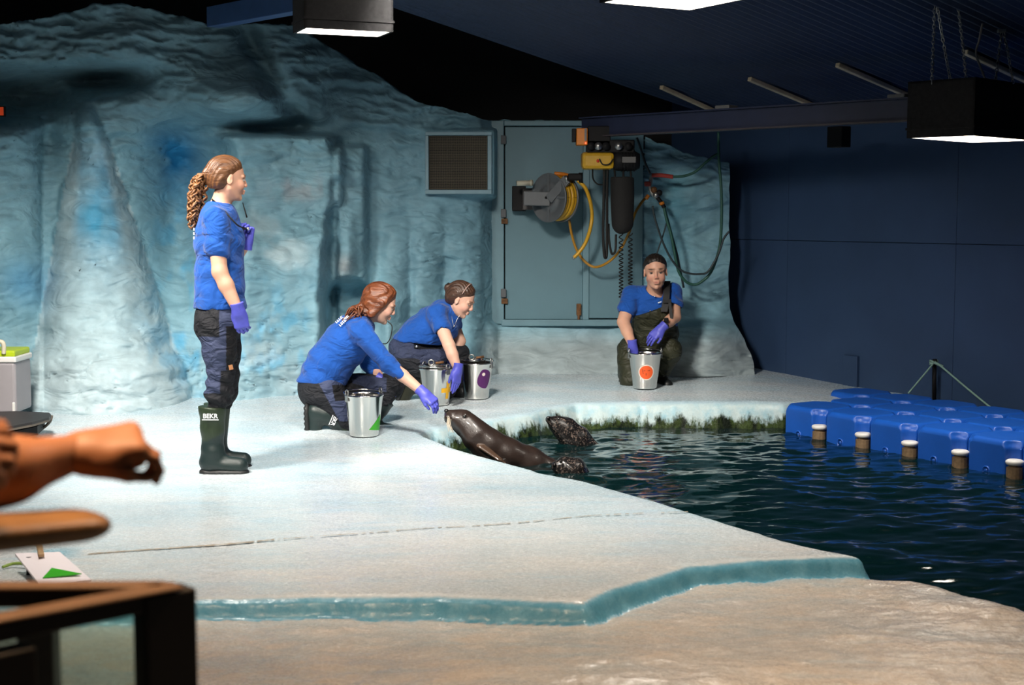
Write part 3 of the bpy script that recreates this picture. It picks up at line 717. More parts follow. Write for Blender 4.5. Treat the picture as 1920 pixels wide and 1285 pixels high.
def eyes(c, R, parent, iris=(.10,.07,.04), sc=1.0, lid=.30):
    c = npv(c)
    for s in (-1, 1):
        p = c+R @ (np.array([.0735, s*.031, .0075])*sc); bm = bmesh.new(); sphere_bm(bm, p, .0125*sc, 20, 14); o = bm_obj('eye', bm, M_EYE, parent, True)
        V = np.array([v.co[:] for v in o.data.vertices]); l = ((V-p) @ R)/(.0125*sc); rr = np.hypot(l[:, 1], l[:, 2]+.1); C = np.tile(np.array([.42,.39,.37]), (len(V), 1))
        C[(rr < .62) & (l[:, 0] > 0)] = iris; C[(rr < .25) & (l[:, 0] > 0)] = (.01,.01,.01)
        C[l[:, 2] > lid] = (.30,.15,.10); C[(l[:, 2] > lid-.12) & (l[:, 2] <= lid+.12)] = (.03,.015,.01)
        paint_attr(o, C)
def hair_cap(S, c, R, sc=1.0, low=-.05, front=.078, grow=.013, slope=.75, ears=True):
    c = npv(c)
    def W(x, y, z): return c+R @ (np.array([x, y, z])*sc)
    S.ell(W(-.016, 0, .036), ((.096+grow)*sc, (.075+grow*.9)*sc, (.084+grow)*sc), R, k=.0)
    S.ell(W(-.045, 0, -.012), (.065*sc, .066*sc, .065*sc), R, k=.03)
    X = S.ax[0].astype(np.float32)[:, None, None]-c[0]; Y = S.ax[1].astype(np.float32)[None, :, None]-c[1]; Z = S.ax[2].astype(np.float32)[None, None, :]-c[2]
    lx = (X*R[0, 0]+Y*R[1, 0]+Z*R[2, 0])/sc; ly = (X*R[0, 1]+Y*R[1, 1]+Z*R[2, 1])/sc; lz = (X*R[0, 2]+Y*R[1, 2]+Z*R[2, 2])/sc
    d = (lx-front+slope*(.085-lz)+ .9*np.maximum(0, np.abs(ly)-.045)*(0 if not ears else 1))/math.sqrt(1+slope*slope)
    S.hm = sstep(.0, -.035, d)
    S.F = S.F+(grow*.9*sc*sstep(-.035, .004, d)).astype(np.float32); S.F = np.maximum(S.F, d.astype(np.float32)*sc); S.F = np.maximum(S.F, ((low-lz)*sc).astype(np.float32))
    return W, (lx, ly, lz)
M_SHIRT = mat('blue_cotton', (.009,.078,.36), .8, var=.16, vscale=10, bump=.35, bscale=260, spec=.2, sheen=.12, fold=(7.0, .035, (1,1,1.6)))
# ================================================================== DOOR, VENT AND BACK WALL FITTINGS
YD = 11.60
M_DOOR = mat('door_paint', (.115,.225,.275), .5, var=.12, vscale=2.5, bump=.12, bscale=12, spec=.4)
M_DFR = mat('door_frame_paint', (.14,.265,.32), .5, var=.15, vscale=5, bump=.15, bscale=14)
def pbox(bm, u0, u1, v0, v1, Y, th, bev=.0, R=None):
    a = at(u0, v0, Y); c = at(u1, v1, Y); m_ = (a+c)/2; bbox(bm, m_+Vector((0, th/2, 0)), (abs(c.x-a.x), th, abs(a.z-c.z)), R, bev)
def pobj(name, u0, u1, v0, v1, Y, th, m, parent=None, bev=.0, smooth=False):
    bm = bmesh.new(); pbox(bm, u0, u1, v0, v1, Y, th, bev); return bm_obj(name, bm, m, parent, smooth)
dr = bpy.data.objects.new('door_1', None); COL.objects.link(dr); dr.location = at(1020, 604, YD); lab(dr, 'pale blue painted service door in the back wall', kind='structure')
pobj('door_frame', 918, 945, 226, 608, YD-.02, .20, M_DFR, dr, .006); pobj('door_frame', 945, 1204, 226, 236, YD-.02, .20, M_DFR, dr, .006)
pobj('door_frame', 1094, 1104, 236, 600, YD-.015, .20, M_DFR, dr, .004); pobj('door_sill', 940, 1204, 600, 612, YD-.04, .24, M_DFR, dr, .008)
pobj('door_leaf', 947, 1092, 238, 599, YD, .05, M_DOOR, dr, .004); pobj('side_panel', 1105, 1204, 238, 597, YD, .05, M_DOOR, dr, .004)
pobj('door_backing', 918, 1206, 226, 615, YD+.06, .10, M_BLK, dr)
for v in (262, 400, 550):
    h = pobj('hinge', 939, 949, v-8, v+8, YD-.045, .04, mat('hinge_grey', (.09,.10,.11), .6), dr, .004)
    if v > 300:
        pobj('rust_stain', 940, 952, v+10, v+20, YD-.03, .012, BRASS, dr, .003)
pobj('latch', 1081, 1090, 570, 592, YD-.03, .035, BRASS, dr, .006); pobj('latch_bolt', 1083, 1087, 590, 604, YD-.03, .03, BRASS, dr, .004)
# vent grille
M_VFR = mat('vent_frame_paint', (.15,.27,.33), .5, var=.15, vscale=9); M_MESH = mat('grille_wire', (.07,.06,.04), .55, .3)
YV = 11.09
vt = empty('vent_grille', at(859, 362, YV), 'square dark wire mesh vent grille in a pale blue frame', 'vent')
for a in ((797, 922, 247, 254), (797, 922, 356, 364), (797, 804, 254, 356), (914, 922, 254, 356)): pobj('grille_frame', *a, YV, .16, M_VFR, vt, .004)
pobj('grille_backing', 803, 915, 253, 357, YV+.05, .02, M_BLK, vt)
bm = bmesh.new()
for i in range(33):
    u = 805+109*(i+.5)/33; pbox(bm, u-.42, u+.42, 254, 356, YV+.03, .004); v = 255+100*(i+.5)/33; pbox(bm, 804, 914, v-.42, v+.42, YV+.034, .004)
lab(bm_obj('grille_mesh', bm, M_MESH, vt), kind='stuff')

# ---- hose reel ----------------------------------------------------
M_YEL = mat('yellow_hose', (.60,.33,.012), .42, var=.15, vscale=20); M_GREY = mat('reel_grey', (.13,.14,.15), .45, .2, var=.15, vscale=12)
M_ORANGE = mat('orange_plastic', (.62,.19,.012), .45, var=.15, vscale=12)
YR = 11.22; rc = at(1030, 371, YR); rn_ = Vector((-.72, -.69, 0)).normalized(); R3 = frame(rn_)
rl = empty('hose_reel', at(1000, 395, YD), 'grey hose reel wound with yellow hose mounted on the service door', 'hose reel')
def flange(off, name):
    bm = bmesh.new(); c = rc-rn_*off
    blathe(bm, [(.0, .006), (.05, .006), (.055, .012), (.095, .012), (.10, .004), (.13, .004), (.135, .010), (.180, .010), (.190, .016), (.194, .010), (.190, -.004), (.0, -.004)], c, R3, 48); return bm_obj(name, bm, M_GREY, rl, True)
f1 = flange(0, 'flange'); flange(.138, 'flange')
bm = bmesh.new(); blathe(bm, [(.0, 0), (.10, 0), (.10, -.138), (0, -.138)], rc, R3, 32); bm_obj('drum', bm, M_GREY, rl, True)
for a in (0, math.pi/2, math.pi, 1.5*math.pi):
    bm = bmesh.new(); bbox(bm, rc+rn_*.012+R3 @ Vector((.11*math.cos(a), .11*math.sin(a), 0)), (.14, .02, .008), R3 @ Matrix.Rotation(a, 3, 'Z'), .003); bm_obj('spoke_rib', bm, M_GREY, f1)
for i, off in enumerate((.022, .058, .094, .122)):
    pts = [rc-rn_*off+R3 @ Vector(((.163-.004*(i % 2))*math.cos(a), (.163-.004*(i % 2))*math.sin(a), 0)) for a in np.linspace(0, 2*math.pi, 49)]
    bm = bmesh.new(); btube(bm, pts, .0195, 10, False); bm_obj('hose_coil', bm, M_YEL, rl, True)
pobj('wall_bracket', 960, 986, 349, 396, YD-.13, .13, BLACK, rl, .006); pobj('bracket_block', 980, 1000, 353, 394, YD-.22, .14, mat('bracket_grey', (.05,.045,.045), .5), rl, .006)
bm = bmesh.new(); btube(bm, [at(969, 344, YR), at(999, 343, YR+.03)], .021, 14); btube(bm, [at(994, 343, YR+.02), at(998, 343, YR+.02)], .026, 14); bm_obj('inlet_pipe', bm, mat('inlet_cream', (.42,.40,.32), .5), rl, True)
ar = rc+rn_*.035
bm = bmesh.new(); a = at(982, 372, YR-.04); c = ar+Vector((.03, 0, -.01)); bbox(bm, (a+c)/2, (.028, .11, (c-a).length), frame(c-a), .006); bm_obj('arm', bm, M_GREY, rl)
bm = bmesh.new(); a = ar+Vector((.02, 0, -.015)); c = at(1063, 336, YR-.10); bbox(bm, (a+c)/2+Vector((0, -.015, 0)), (.03, .075, (c-a).length), frame(c-a), .006); bm_obj('arm', bm, M_GREY, rl)
bm = bmesh.new(); sphere_bm(bm, ar+Vector((0, -.015, 0)), .012); bm_obj('axle_bolt', bm, BLACK, rl, True)
bm = bmesh.new(); bbox(bm, at(1078, 332, YR-.08), (.11, .07, .055), None, .012); bm_obj('hose_guide', bm, BLACK, rl)
bm = bmesh.new(); btube(bm, [at(1089, 324, YR-.10), at(1089, 342, YR-.10)], .016, 10); bm_obj('guide_roller', bm, BLACK, rl, True)
bm = bmesh.new(); btube(bm, [at(1061, 329, YR-.12), at(1063, 343, YR-.12)], .012, 10); bm_obj('guide_pin', bm, STEEL_D, rl, True)
tube_obj('hose_lead', [at(1040, 325.5, YR+.02), at(1056, 327, YR), at(1072, 331, YR-.06)], .016, M_ORANGE, rl)
tube_obj('hose_end', [at(1083, 338, YR-.08), at(1097, 352, YR-.08), at(1106, 376, YR-.06), at(1110, 402, YR), at(1107, 428, YR), at(1098, 455, YR+.02), at(1086, 473, YR+.02), at(1076, 483, YR+.02)], .0145, M_YEL, rl)
bm = bmesh.new(); btube(bm, [at(1078, 480, YR+.02), at(1074, 486, YR+.02)], .010, 8); bm_obj('hose_nozzle', bm, STEEL_D, rl, True)
oh = tube_obj('supply_hose', [at(1067, 412, YR+.1), at(1072, 440, YR+.14), at(1081, 468, YR+.16), at(1096, 490, YR+.16), at(1116, 501, YR+.14), at(1140, 492, YR+.05), at(1162, 470, YR), at(1180, 435, YR-.02), at(1190, 402, YR), at(1203, 380, YR+.06), at(1214, 368, YR+.12)], .0105, mat('amber_hose', (.44,.21,.012), .45, var=.2, vscale=15))
lab(oh, 'amber air hose drooping from the reel to the red valve', 'hose')

# ---- hoist -----------------------------------------------------------
YH = 10.85
M_HY = mat('hoist_yellow', (.52,.30,.010), .4, var=.25, vscale=9)
ho = empty('chain_hoist', at(1145, 320, YH), 'yellow and black electric chain hoist hanging from the blue beam', 'hoist')
pobj('gear_housing', 1092, 1152, 286, 317, YH-.08, .20, M_HY, ho, .025)
pobj('housing_cap', 1091, 1105, 285, 314, YH-.07, .18, mat('hoist_yellow_dark', (.30,.17,.02), .5), ho, .02)
bm = bmesh.new(); btube(bm, [at(1150, 302, YH), at(1158, 302, YH), at(1190, 302, YH), at(1199, 302, YH)], .07, 24, radii=[.066, .076, .076, .056]); bm_obj('motor', bm, BLACK, ho, True)
for u in (1164, 1170, 1176, 1182, 1188):
    bm = bmesh.new(); btube(bm, [at(u, 302, YH), at(u+2, 302, YH)], .080, 24); bm_obj('cooling_fin', bm, BLACK, ho, True)
pobj('motor_badge', 1167, 1192, 294, 305, YH-.085, .006, mat('badge', (.10,.10,.10), .4), ho)
bm = bmesh.new(); sphere_bm(bm, at(1121, 302, YH-.085), .012); bm_obj('red_button', bm, mat('red_plastic', (.5,.03,.015), .35), ho, True)
tube_obj('looped_cable', [at(1124, 298, YH-.09), at(1130, 308, YH-.10), at(1142, 308, YH-.10), at(1150, 298, YH-.09)], .005, RUBBER, ho, 6)
pobj('trolley', 1100, 1190, 262, 287, YH-.05, .12, BLACK, ho, .01)
for u in (1108, 1122, 1136, 1160, 1178):
    bm = bmesh.new(); btube(bm, [at(u, 274, YH-.09), at(u, 274, YH-.03)], .03, 14); bm_obj('trolley_wheel', bm, STEEL_D if u in (1122, 1160) else BLACK, ho, True)
cb = pobj('control_box', 1081, 1102, 240, 272, YH-.10, .16, M_ORANGE, ho, .008); pobj('control_panel', 1096, 1100, 241, 264, YH-.105, .008, mat('panel_grey', (.16,.15,.15), .5), cb)
bm = bmesh.new(); sphere_bm(bm, at(1098.5, 268.5, YH-.105), .006); bm_obj('indicator_light', bm, mat('red_led', (1,.1,.05), .4, emit=(1,.08,.03), estr=4), cb, True)
pobj('terminal_rail', 1073, 1080, 241, 266, YH-.08, .10, BLACK, ho, .004); pobj('switch_case', 1102, 1145, 236, 276, YH-.05, .15, BLACK, ho, .008)
# canvas chain bag
lo, hi = bounds(at(1140, 325, YH), at(1195, 445, YH), pad=.12); S = Sdf(lo, hi, .006)
S.cap(at(1167, 340, YH), at(1167, 418, YH), .092, .084, .0, flat=(0, 1, 0), ratio=.8); S.cut(at(1168, 332, YH), (0, 0, 1)); S.disp(lambda X, Y, Z: wr(X, Y, Z, .004, 40, .3, (1, .2, .2)))
S.obj('chain_bag', mat('black_canvas', (.003,.003,.003), .85, bump=.4, bscale=150), ho)
for u in (1152, 1168, 1182): tube_obj('bag_strap', [at(u, 318, YH), at(u+1, 328, YH-.02), at(u, 338, YH-.03)], .008, RUBBER, ho, 6)
tube_obj('cable_loop', [at(1133, 318, YH-.04), at(1132, 380, YH-.04), at(1131, 440, YH-.04), at(1133, 478, YH-.04), at(1137, 480, YH-.03), at(1138, 440, YH-.02), at(1138, 360, YH-.02), at(1139, 318, YH-.02)], .011, RUBBER, ho)
tube_obj('cable_loop', [at(1141, 420, YH), at(1142, 450, YH-.02), at(1146, 473, YH-.02), at(1150, 476, YH-.02), at(1154, 468, YH-.02), at(1155, 440, YH)], .009, RUBBER, ho)
tube_obj('thin_cable', [at(1111, 317, YH), at(1112, 335, YH+.05), at(1120, 345, YH+.05), at(1132, 347, YH)], .006, RUBBER, ho, 6)
for (u, v1) in ((1164.5, 560), (1182, 535)):
    a = at(u, 438, YH-.01); c = at(u, v1, YH-.01); n = int((v1-438)/7.2); pts = []
    for i in range(n*12+1):
        f = i/(n*12); g_ = f**.82; th = 2*math.pi*n*f; p = a.lerp(c, g_); pts.append(p+Vector((.0145*math.cos(th), .0145*math.sin(th), 0)))
    tube_obj('coiled_cord', pts, .0045, RUBBER, ho, 6, 0)

# ---- valve and hanging hoses on the right hand rock ---------------------------------
YP = 11.36
M_RED = mat('red_valve', (.30,.03,.02), .45); M_GRN = mat('green_hose', (.012,.075,.055), .5); M_DGR = mat('dark_hose', (.010,.022,.028), .5)
va = empty('valve_manifold', at(1228, 385, YP), 'red and brass pipe valve manifold with hose couplings on the rock', 'valve')
tube_obj('riser_pipe', [at(1222, 328, YP), at(1219, 350, YP), at(1222, 362, YP), at(1232, 372, YP)], .016, STEEL_D, va)
tube_obj('coupling', [at(1222, 329, YP-.02), at(1240, 329, YP-.02), at(1262, 332, YP-.02)], .017, M_RED, va)
bm = bmesh.new(); bbox(bm, at(1214, 345, YP-.03), (.05, .05, .04), None, .01); bm_obj('valve_body', bm, M_RED, va)
for (u, v, m_) in ((1226, 356, BRASS), (1230, 366, STEEL_D), (1236, 362, BLACK)):
    bm = bmesh.new(); sphere_bm(bm, at(u, v, YP-.03), .026); bm_obj('fitting', bm, m_, va, True)
tube_obj('coupling', [at(1232, 370, YP-.03), at(1240, 380, YP-.03), at(1246, 390, YP-.03)], .016, BLACK, va); tube_obj('coupling_ring', [at(1240, 379, YP-.035), at(1242, 384, YP-.035)], .020, M_ORANGE, va, sp=0)
tube_obj('hose_clip', [at(1216, 366, YP-.08), at(1211, 373, YP-.08)], .016, M_ORANGE, va, sp=0)
def hose(pts, r, m_, lb, ys=None):
    o = tube_obj('hose', [at(u, v, (YP-.05 if ys is None else ys)) for u, v in pts], r, m_); lab(o, lb, 'hose'); return o
hose([(1347,248),(1348,300),(1352,350),(1353,400),(1351,450),(1345,480),(1332,512),(1316,528),(1302,534),(1286,528),(1272,508),(1264,470),(1258,440),(1250,412),(1245,390)], .0115, M_GRN, 'dark green hose hanging in a long loop over the right rock', 11.25)
hose([(1224,386),(1226,402),(1234,430),(1246,462),(1260,488),(1276,506),(1292,513),(1312,514),(1326,511),(1338,494),(1348,474),(1357,448),(1367,434)], .0085, M_DGR, 'thin black cable looping from valve to the blue wall', 11.20)
hose([(1262,332),(1284,330),(1304,322),(1322,306),(1340,292),(1350,288)], .011, M_GRN, 'green hose running from the red coupling up to the roof edge', 11.30)
hose([(1194,258),(1203,284),(1210,306),(1219,326)], .009, M_DGR, 'dark hose running down from the hoist to the valve', 11.30)
hose([(1246,390),(1254,420),(1262,450),(1270,480),(1276,510),(1282,540)], .009, M_DGR, 'second dark hose hanging straight below the valve coupling', 11.30)
hose([(1250,418),(1242,445),(1234,468),(1230,482)], .006, M_DGR, 'short dark cord crossing behind the dark-haired woman', 11.32)

# ================================================================== FLOATING DOCK
M_DOCK = mat('blue_polyethylene', (.010,.10,.50), .38, var=.10, vscale=6, bump=.10, bscale=90, spec=.45)
M_CAP = mat('pin_white', (.78,.76,.72), .4); M_NUT = mat('pin_nut_tan', (.26,.17,.09), .6, var=.4, vscale=60)
D0 = atz(1470, 812, ZW); D0.z = 0; D1 = atz(1909, 896, ZW); D1.z = 0; DD = (D1-D0).normalized(); DN = Vector((-DD.y, DD.x, 0))
PIT = .392; RD = Matrix((DD, DN, Vector((0, 0, 1)))).transposed()
dk = empty('floating_dock', (D0.x, D0.y, ZW-.12), 'bright blue modular plastic floating dock lying beside the navy wall', 'dock')
S = Sdf((-.23, -.23, -.24), (.23, .23, .24), .0062); hb = PIT/2-.003
X = S.ax[0][:, None, None]; Y = S.ax[1][None, :, None]; Z = S.ax[2][None, None, :]; r = .035
qx = np.abs(X)-hb+r; qy = np.abs(Y)-hb+r; qz = np.abs(Z)-.17+r
S.F = (np.sqrt(np.maximum(qx, 0)**2+np.maximum(qy, 0)**2+np.maximum(qz, 0)**2)+np.minimum(np.maximum(qx, np.maximum(qy, qz)), 0)-r).astype(np.float32)
for sx_ in (-1, 1):
    for sy_ in (-1, 1):
        c = (sx_*(hb+.004), sy_*(hb+.004)); S.cap((c[0], c[1], -.3), (c[0], c[1], .3), .066, .066, .012, op='sub'); S.ell((c[0], c[1], .165), (.085, .085, .05), k=.012, op='sub')
S.ell((0, 0, .185), (.13, .13, .019), k=.01, op='sub')
X = None
cubeV, cubeQ = S.mesh()
cme = None; pin_me = {}
TOPZ = ZW+.195
ROWS = [(0, 0), (1, 0), (2, -1)]
for row, st in ROWS:
    for i in range(st, 8):
        base_s = -.33+PIT*(i+.5)+.33-.06; n_ = PIT*(row+.5); c = D0+DD*(base_s)+DN*n_; c.z = TOPZ-.17
        if i == st and row == 2: pass
        o = mesh_np('float_cube', cubeV, cubeQ, M_DOCK) if cme is None else None
        if o is None: o = bpy.data.objects.new('float_cube', cme); COL.objects.link(o)
        cme = o.data; o.parent = dk; o.matrix_parent_inverse = parent_inv(dk); o.matrix_basis = Matrix.Translation(c) @ RD.to_4x4()
        if row == 0:
            bm = bmesh.new(); F3 = frame(-DN); blathe(bm, [(.0, .006), (.010, .006), (.012, .001), (.020, .001), (.022, .007), (.027, .007), (.030, 0)], c-DN*(PIT/2-.004)+Vector((0, 0, -.02)), F3, 20); bm_obj('bung_plug', bm, M_DOCK, o, True)
for i in range(1, 9):
    for row in (0, 1, 2):
        c = D0+DD*(PIT*i-.06)+DN*(PIT*row); c.z = TOPZ
        if row == 0:
            bm = bmesh.new(); blathe(bm, [(0, .0), (.040, 0), (.050, -.006), (.052, -.016), (.046, -.028), (.0, -.030)], c+DN*.008+Vector((0, 0, -.098)), None, 24); p = bm_obj('connector_pin', bm, M_CAP, dk, True)
            bm = bmesh.new(); blathe(bm, [(.0, 0), (.034, 0), (.034, -.012), (.046, -.014), (.046, -.085), (.0, -.085)], c+DN*.008+Vector((0, 0, -.128)), None, 14); bm_obj('pin_nut', bm, M_NUT, p)
        else:
            bm = bmesh.new(); blathe(bm, [(0, .004), (.045, .004), (.052, -.006), (.05, -.03)], c+Vector((0, 0, -.05)), None, 20); bm_obj('connector_pin', bm, M_DOCK, dk, True)
# mooring pole with green rope
M_ROPE = mat('pale_green_rope', (.20,.33,.28), .8, bump=.5, bscale=200)
pp = at(1752, 742, 10.28); mp_ = empty('mooring_pole', (pp.x, pp.y, pp.z), 'short dark mooring pole at the foot of the navy wall', 'pole')
bm = bmesh.new(); btube(bm, [pp+Vector((0, 0, -.05)), at(1752, 676, 10.28)], .016, 12); bm_obj('pole_shaft', bm, BLACK, mp_, True)
bm = bmesh.new(); btube(bm, [at(1749, 679, 10.25), at(1756, 679, 10.25)], .022, 12); bm_obj('pole_cap', bm, BLACK, mp_, True)
kn = []
for i in range(40):
    a = i/39*6.28*3; kn.append(at(1751, 680, 10.26)+Vector((.026*math.cos(a), .026*math.sin(a), -.012+.024*i/39+.006*math.sin(a*1.7))))
rp = empty('mooring_rope', kn[0], 'pale green rope knotted round the pole and tied down to the dock', 'rope')
tube_obj('rope_knot', kn, .008, M_ROPE, rp, 6, 0)
tube_obj('rope_strand', [at(1750, 682, 10.24), at(1730, 706, 10.20), at(1703, 738, 10.12)], .0065, M_ROPE, rp, 6)
tube_obj('rope_strand', [at(1752, 678, 10.24), at(1768, 690, 10.14), at(1815, 730, 9.9), at(1864, 770, 9.62)], .0075, M_ROPE, rp, 6)
tube_obj('rope_tail', [at(1752, 680, 10.22), at(1760, 684, 10.2), at(1768, 688, 10.19)], .011, M_ROPE, rp, 6)

# ================================================================== BUCKETS
def bucket(u, v, Y, label, th=0.0, H=.25, rt=.118, rb=.088, lugs=0.0, inner=False, bail='left'):
    p = at(u, v, Y); gz = float(floor_z(p.x, Y)); p.z = gz+.003
    t = empty('steel_bucket', p, label, 'bucket', 'steel fish buckets')
    bm = bmesh.new()
    blathe(bm, [(.0, .012), (rb-.012, .012), (rb-.010, .0), (rb-.002, .0), (rb, .006), (rb+.002, .02), (rt-.002, H-.012), (rt+.004, H-.004), (rt+.0045, H+.002), (rt, H+.005), (rt-.004, H), (rt-.006, H-.014), (rb-.003, .024), (0, .020)], p, None, 56); bm_obj('pail', bm, STEEL, t, True)
    R = Matrix.Rotation(lugs, 3, 'Z')
    for s in (-1, 1):
        bm = bmesh.new(); c = p+R @ Vector((s*(rt+.002), 0, H-.018)); bbox(bm, c, (.006, .034, .04), R, .003); l = bm_obj('ear', bm, STEEL_D, t)
        bm = bmesh.new(); cc = p+R @ Vector((s*(rt-.002), 0, H+.018)); btube(bm, [cc+R @ Vector((0, .016*math.cos(a), .018*math.sin(a))) for a in np.linspace(0, 2*math.pi, 17)], .0045, 6, False); bm_obj('ear_ring', bm, STEEL_D, l, True)
    sgn = 1 if bail == 'left' else -1
    pts = [p+R @ Vector((math.cos(a)*(rt+.006), sgn*math.sin(a)*(rt+.004), H+.012+.006*math.sin(a))) for a in np.linspace(0, math.pi, 25)]
    bm = bmesh.new(); btube(bm, pts, .0042, 6); bm_obj('bail', bm, STEEL, t, True)
    if inner:
        bm = bmesh.new(); blathe(bm, [(.070, H-.05), (.078, H+.018), (.083, H+.024), (.081, H+.028), (.074, H+.024), (.066, H-.05)], p+Vector((-.012, -.018, 0)), None, 40); ip = bm_obj('inner_pail', bm, STEEL, t, True)
        bm = bmesh.new(); cc = p+Vector((-.03, -.06, H+.045)); btube(bm, [cc+Vector((.018*math.cos(a), .003, .018*math.sin(a))) for a in np.linspace(0, 2*math.pi, 17)], .006, 6, False); bm_obj('grip_ring', bm, STEEL_D, ip, True)
        bm = bmesh.new(); btube(bm, [cc+Vector((.03, .0, -.004)), cc+Vector((.085, .01, .002))], .009, 10); bm_obj('grip_roller', bm, BRASS, ip, True)
    def surf(th_, z, off=.0012):
        r_ = rb+.002+(rt-rb-.004)*(z-.02)/(H-.032)+off; return p+Vector((r_*math.sin(th_), -r_*math.cos(th_), z))
    def sticker(name, poly, th0, z0, m_, off=.0012, sub=6):
        """poly: 2D outline in metres on the unrolled side, fan-triangulated with rings so that it hugs the curve"""
        bm = bmesh.new(); cx = sum(q[0] for q in poly)/len(poly); cz = sum(q[1] for q in poly)/len(poly); rm = (rt+rb)/2
        den = []
        for a, b_ in zip(poly, poly[1:]+poly[:1]):
            for k in range(4): den.append((a[0]+(b_[0]-a[0])*k/4, a[1]+(b_[1]-a[1])*k/4))
        rings = []
        for k in range(1, sub+1):
            f = k/sub; rings.append([bm.verts.new(surf(th0+(cx+(q[0]-cx)*f)/rm, z0+cz+(q[1]-cz)*f, off)) for q in den])
        c0 = bm.verts.new(surf(th0+cx/rm, z0+cz, off))
        n = len(den)
        for k in range(n): bm.faces.new((c0, rings[0][k], rings[0][(k+1) % n]))
        for a, b_ in zip(rings[:-1], rings[1:]):
            for k in range(n): bm.faces.new((a[k], b_[k], b_[(k+1) % n], a[(k+1) % n]))
        return bm_obj(name, bm, m_, t, True)
    return t, sticker
circ = lambda r, n=20, cx=0, cz=0: [(cx+r*math.cos(2*math.pi*k/n), cz+r*math.sin(2*math.pi*k/n)) for k in range(n)]
M_SG = mat('sticker_green', (.035,.36,.012), .45); M_SY = mat('sticker_yellow', (.72,.38,.01), .45); M_SP = mat('sticker_purple', (.075,.010,.10), .45); M_SO = mat('sticker_orange', (.78,.10,.018), .45); M_SW = mat('sticker_white', (.70,.62,.55), .5); M_INK = mat('sticker_ink', (.20,.03,.008), .6)
t, st = bucket(683, 820, 8.63, 'steel bucket with a green triangle mark beside the kneeling copper-haired woman', lugs=.6)
st('triangle_sticker', [(-.062, -.03), (.062, -.045), (.03, .06)], 1.02, .075, M_SG)
t, st = bucket(818, 762, 9.72, 'steel bucket with a yellow cross mark between the two crouching women', lugs=2.4, inner=True)
b_ = .016; st('cross_sticker', [(-b_, .06), (b_, .06), (b_, b_), (.055, b_), (.055, -b_), (b_, -b_), (b_, -.06), (-b_, -.06), (-b_, -b_), (-.055, -b_), (-.055, b_), (-b_, b_)], .95, .105, M_SY)
t, st = bucket(893, 749, 9.98, 'steel bucket with a purple mark beside the woman with the bun', lugs=-.35, inner=True)
st('purple_sticker', [(.052*math.cos(a)+.006*math.sin(3*a), .062*math.sin(a)-(.012 if math.sin(a) < 0 else 0)) for a in np.linspace(0, 2*math.pi, 24, endpoint=False)], .62, .15, M_SP); st('sticker_dot', circ(.012), .52, .178, M_SW, .002, 2)
t, st = bucket(1209, 728, 10.42, 'steel bucket with a round orange label in front of the woman in waders', lugs=.1, H=.258, rt=.122)
st('label_border', circ(.058, 28), 0, .125, M_SW); st('orange_label', circ(.050, 28), 0, .125, M_SO, .0022)
for a in ([(-.026, .008), (-.014, .016), (-.004, .012), (-.014, .012)], [(.004, .012), (.022, .018), (.028, .012), (.02, .012)], [(-.004, -.004), (.001, -.006), (.0, -.024), (-.004, -.020)], [(-.03, .024), (-.027, .024), (-.02, -.01), (-.024, -.01)]): st('label_drawing', a, 0, .125, M_INK, .0032, 2)

# ================================================================== LEFT SIDE: cool box, black trolley board, cue card
M_COOL = mat('cool_box_grey', (.34,.32,.34), .5, var=.06); M_LIME = mat('lime_lid', (.42,.55,.012), .45)
Yk = 8.93; cbx = empty('cool_box', at(-40, 777, Yk), 'grey cool box with white rim and lime green lid standing by the rock', 'cool box')
bm = bmesh.new(); a = at(-120, 776, Yk); c = at(28, 679, Yk); mid = (a+c)/2
bbox(bm, mid+Vector((0, .15, 0)), (c.x-a.x, .30, c.z-a.z), None, .02, 3); bm_obj('box_body', bm, M_COOL, cbx)
bm = bmesh.new(); bbox(bm, Vector((mid.x, mid.y+.15, c.z+.014)), (c.x-a.x+.016, .316, .038), None, .010, 3); bm_obj('white_rim', bm, WHITE, cbx)
bm = bmesh.new(); bbox(bm, Vector((mid.x, mid.y+.15, c.z+.05)), (c.x-a.x-.004, .29, .042), None, .012, 3); bm_obj('lid', bm, M_LIME, cbx)
tube_obj('handle', [at(-60, 662, Yk), at(-50, 642, Yk), at(-20, 639, Yk), at(2, 641, Yk), at(7, 648, Yk), at(7, 664, Yk)], .014, mat('handle_cream', (.60,.56,.44), .5), cbx)
pobj('corner_foot', 22, 28, 755, 776, Yk-.008, .03, WHITE, cbx, .006)
bm = bmesh.new()
S = Sdf(npv(at(-40, 625, Yk+.12))-.2, npv(at(-40, 625, Yk+.12))+.2, .007); S.cap(at(-50, 640, Yk+.12), at(-36, 612, Yk+.12), .12, .10, .05); S.disp(lambda X, Y, Z: wr(X, Y, Z, .012, 40, .5)); S.cut(at(-40, 640, Yk+.12), (0, 0, -1))
bm.free(); lab(S.obj('folded_jacket', M_SHIRT), 'blue jacket bundled on top of the cool box', 'jacket')
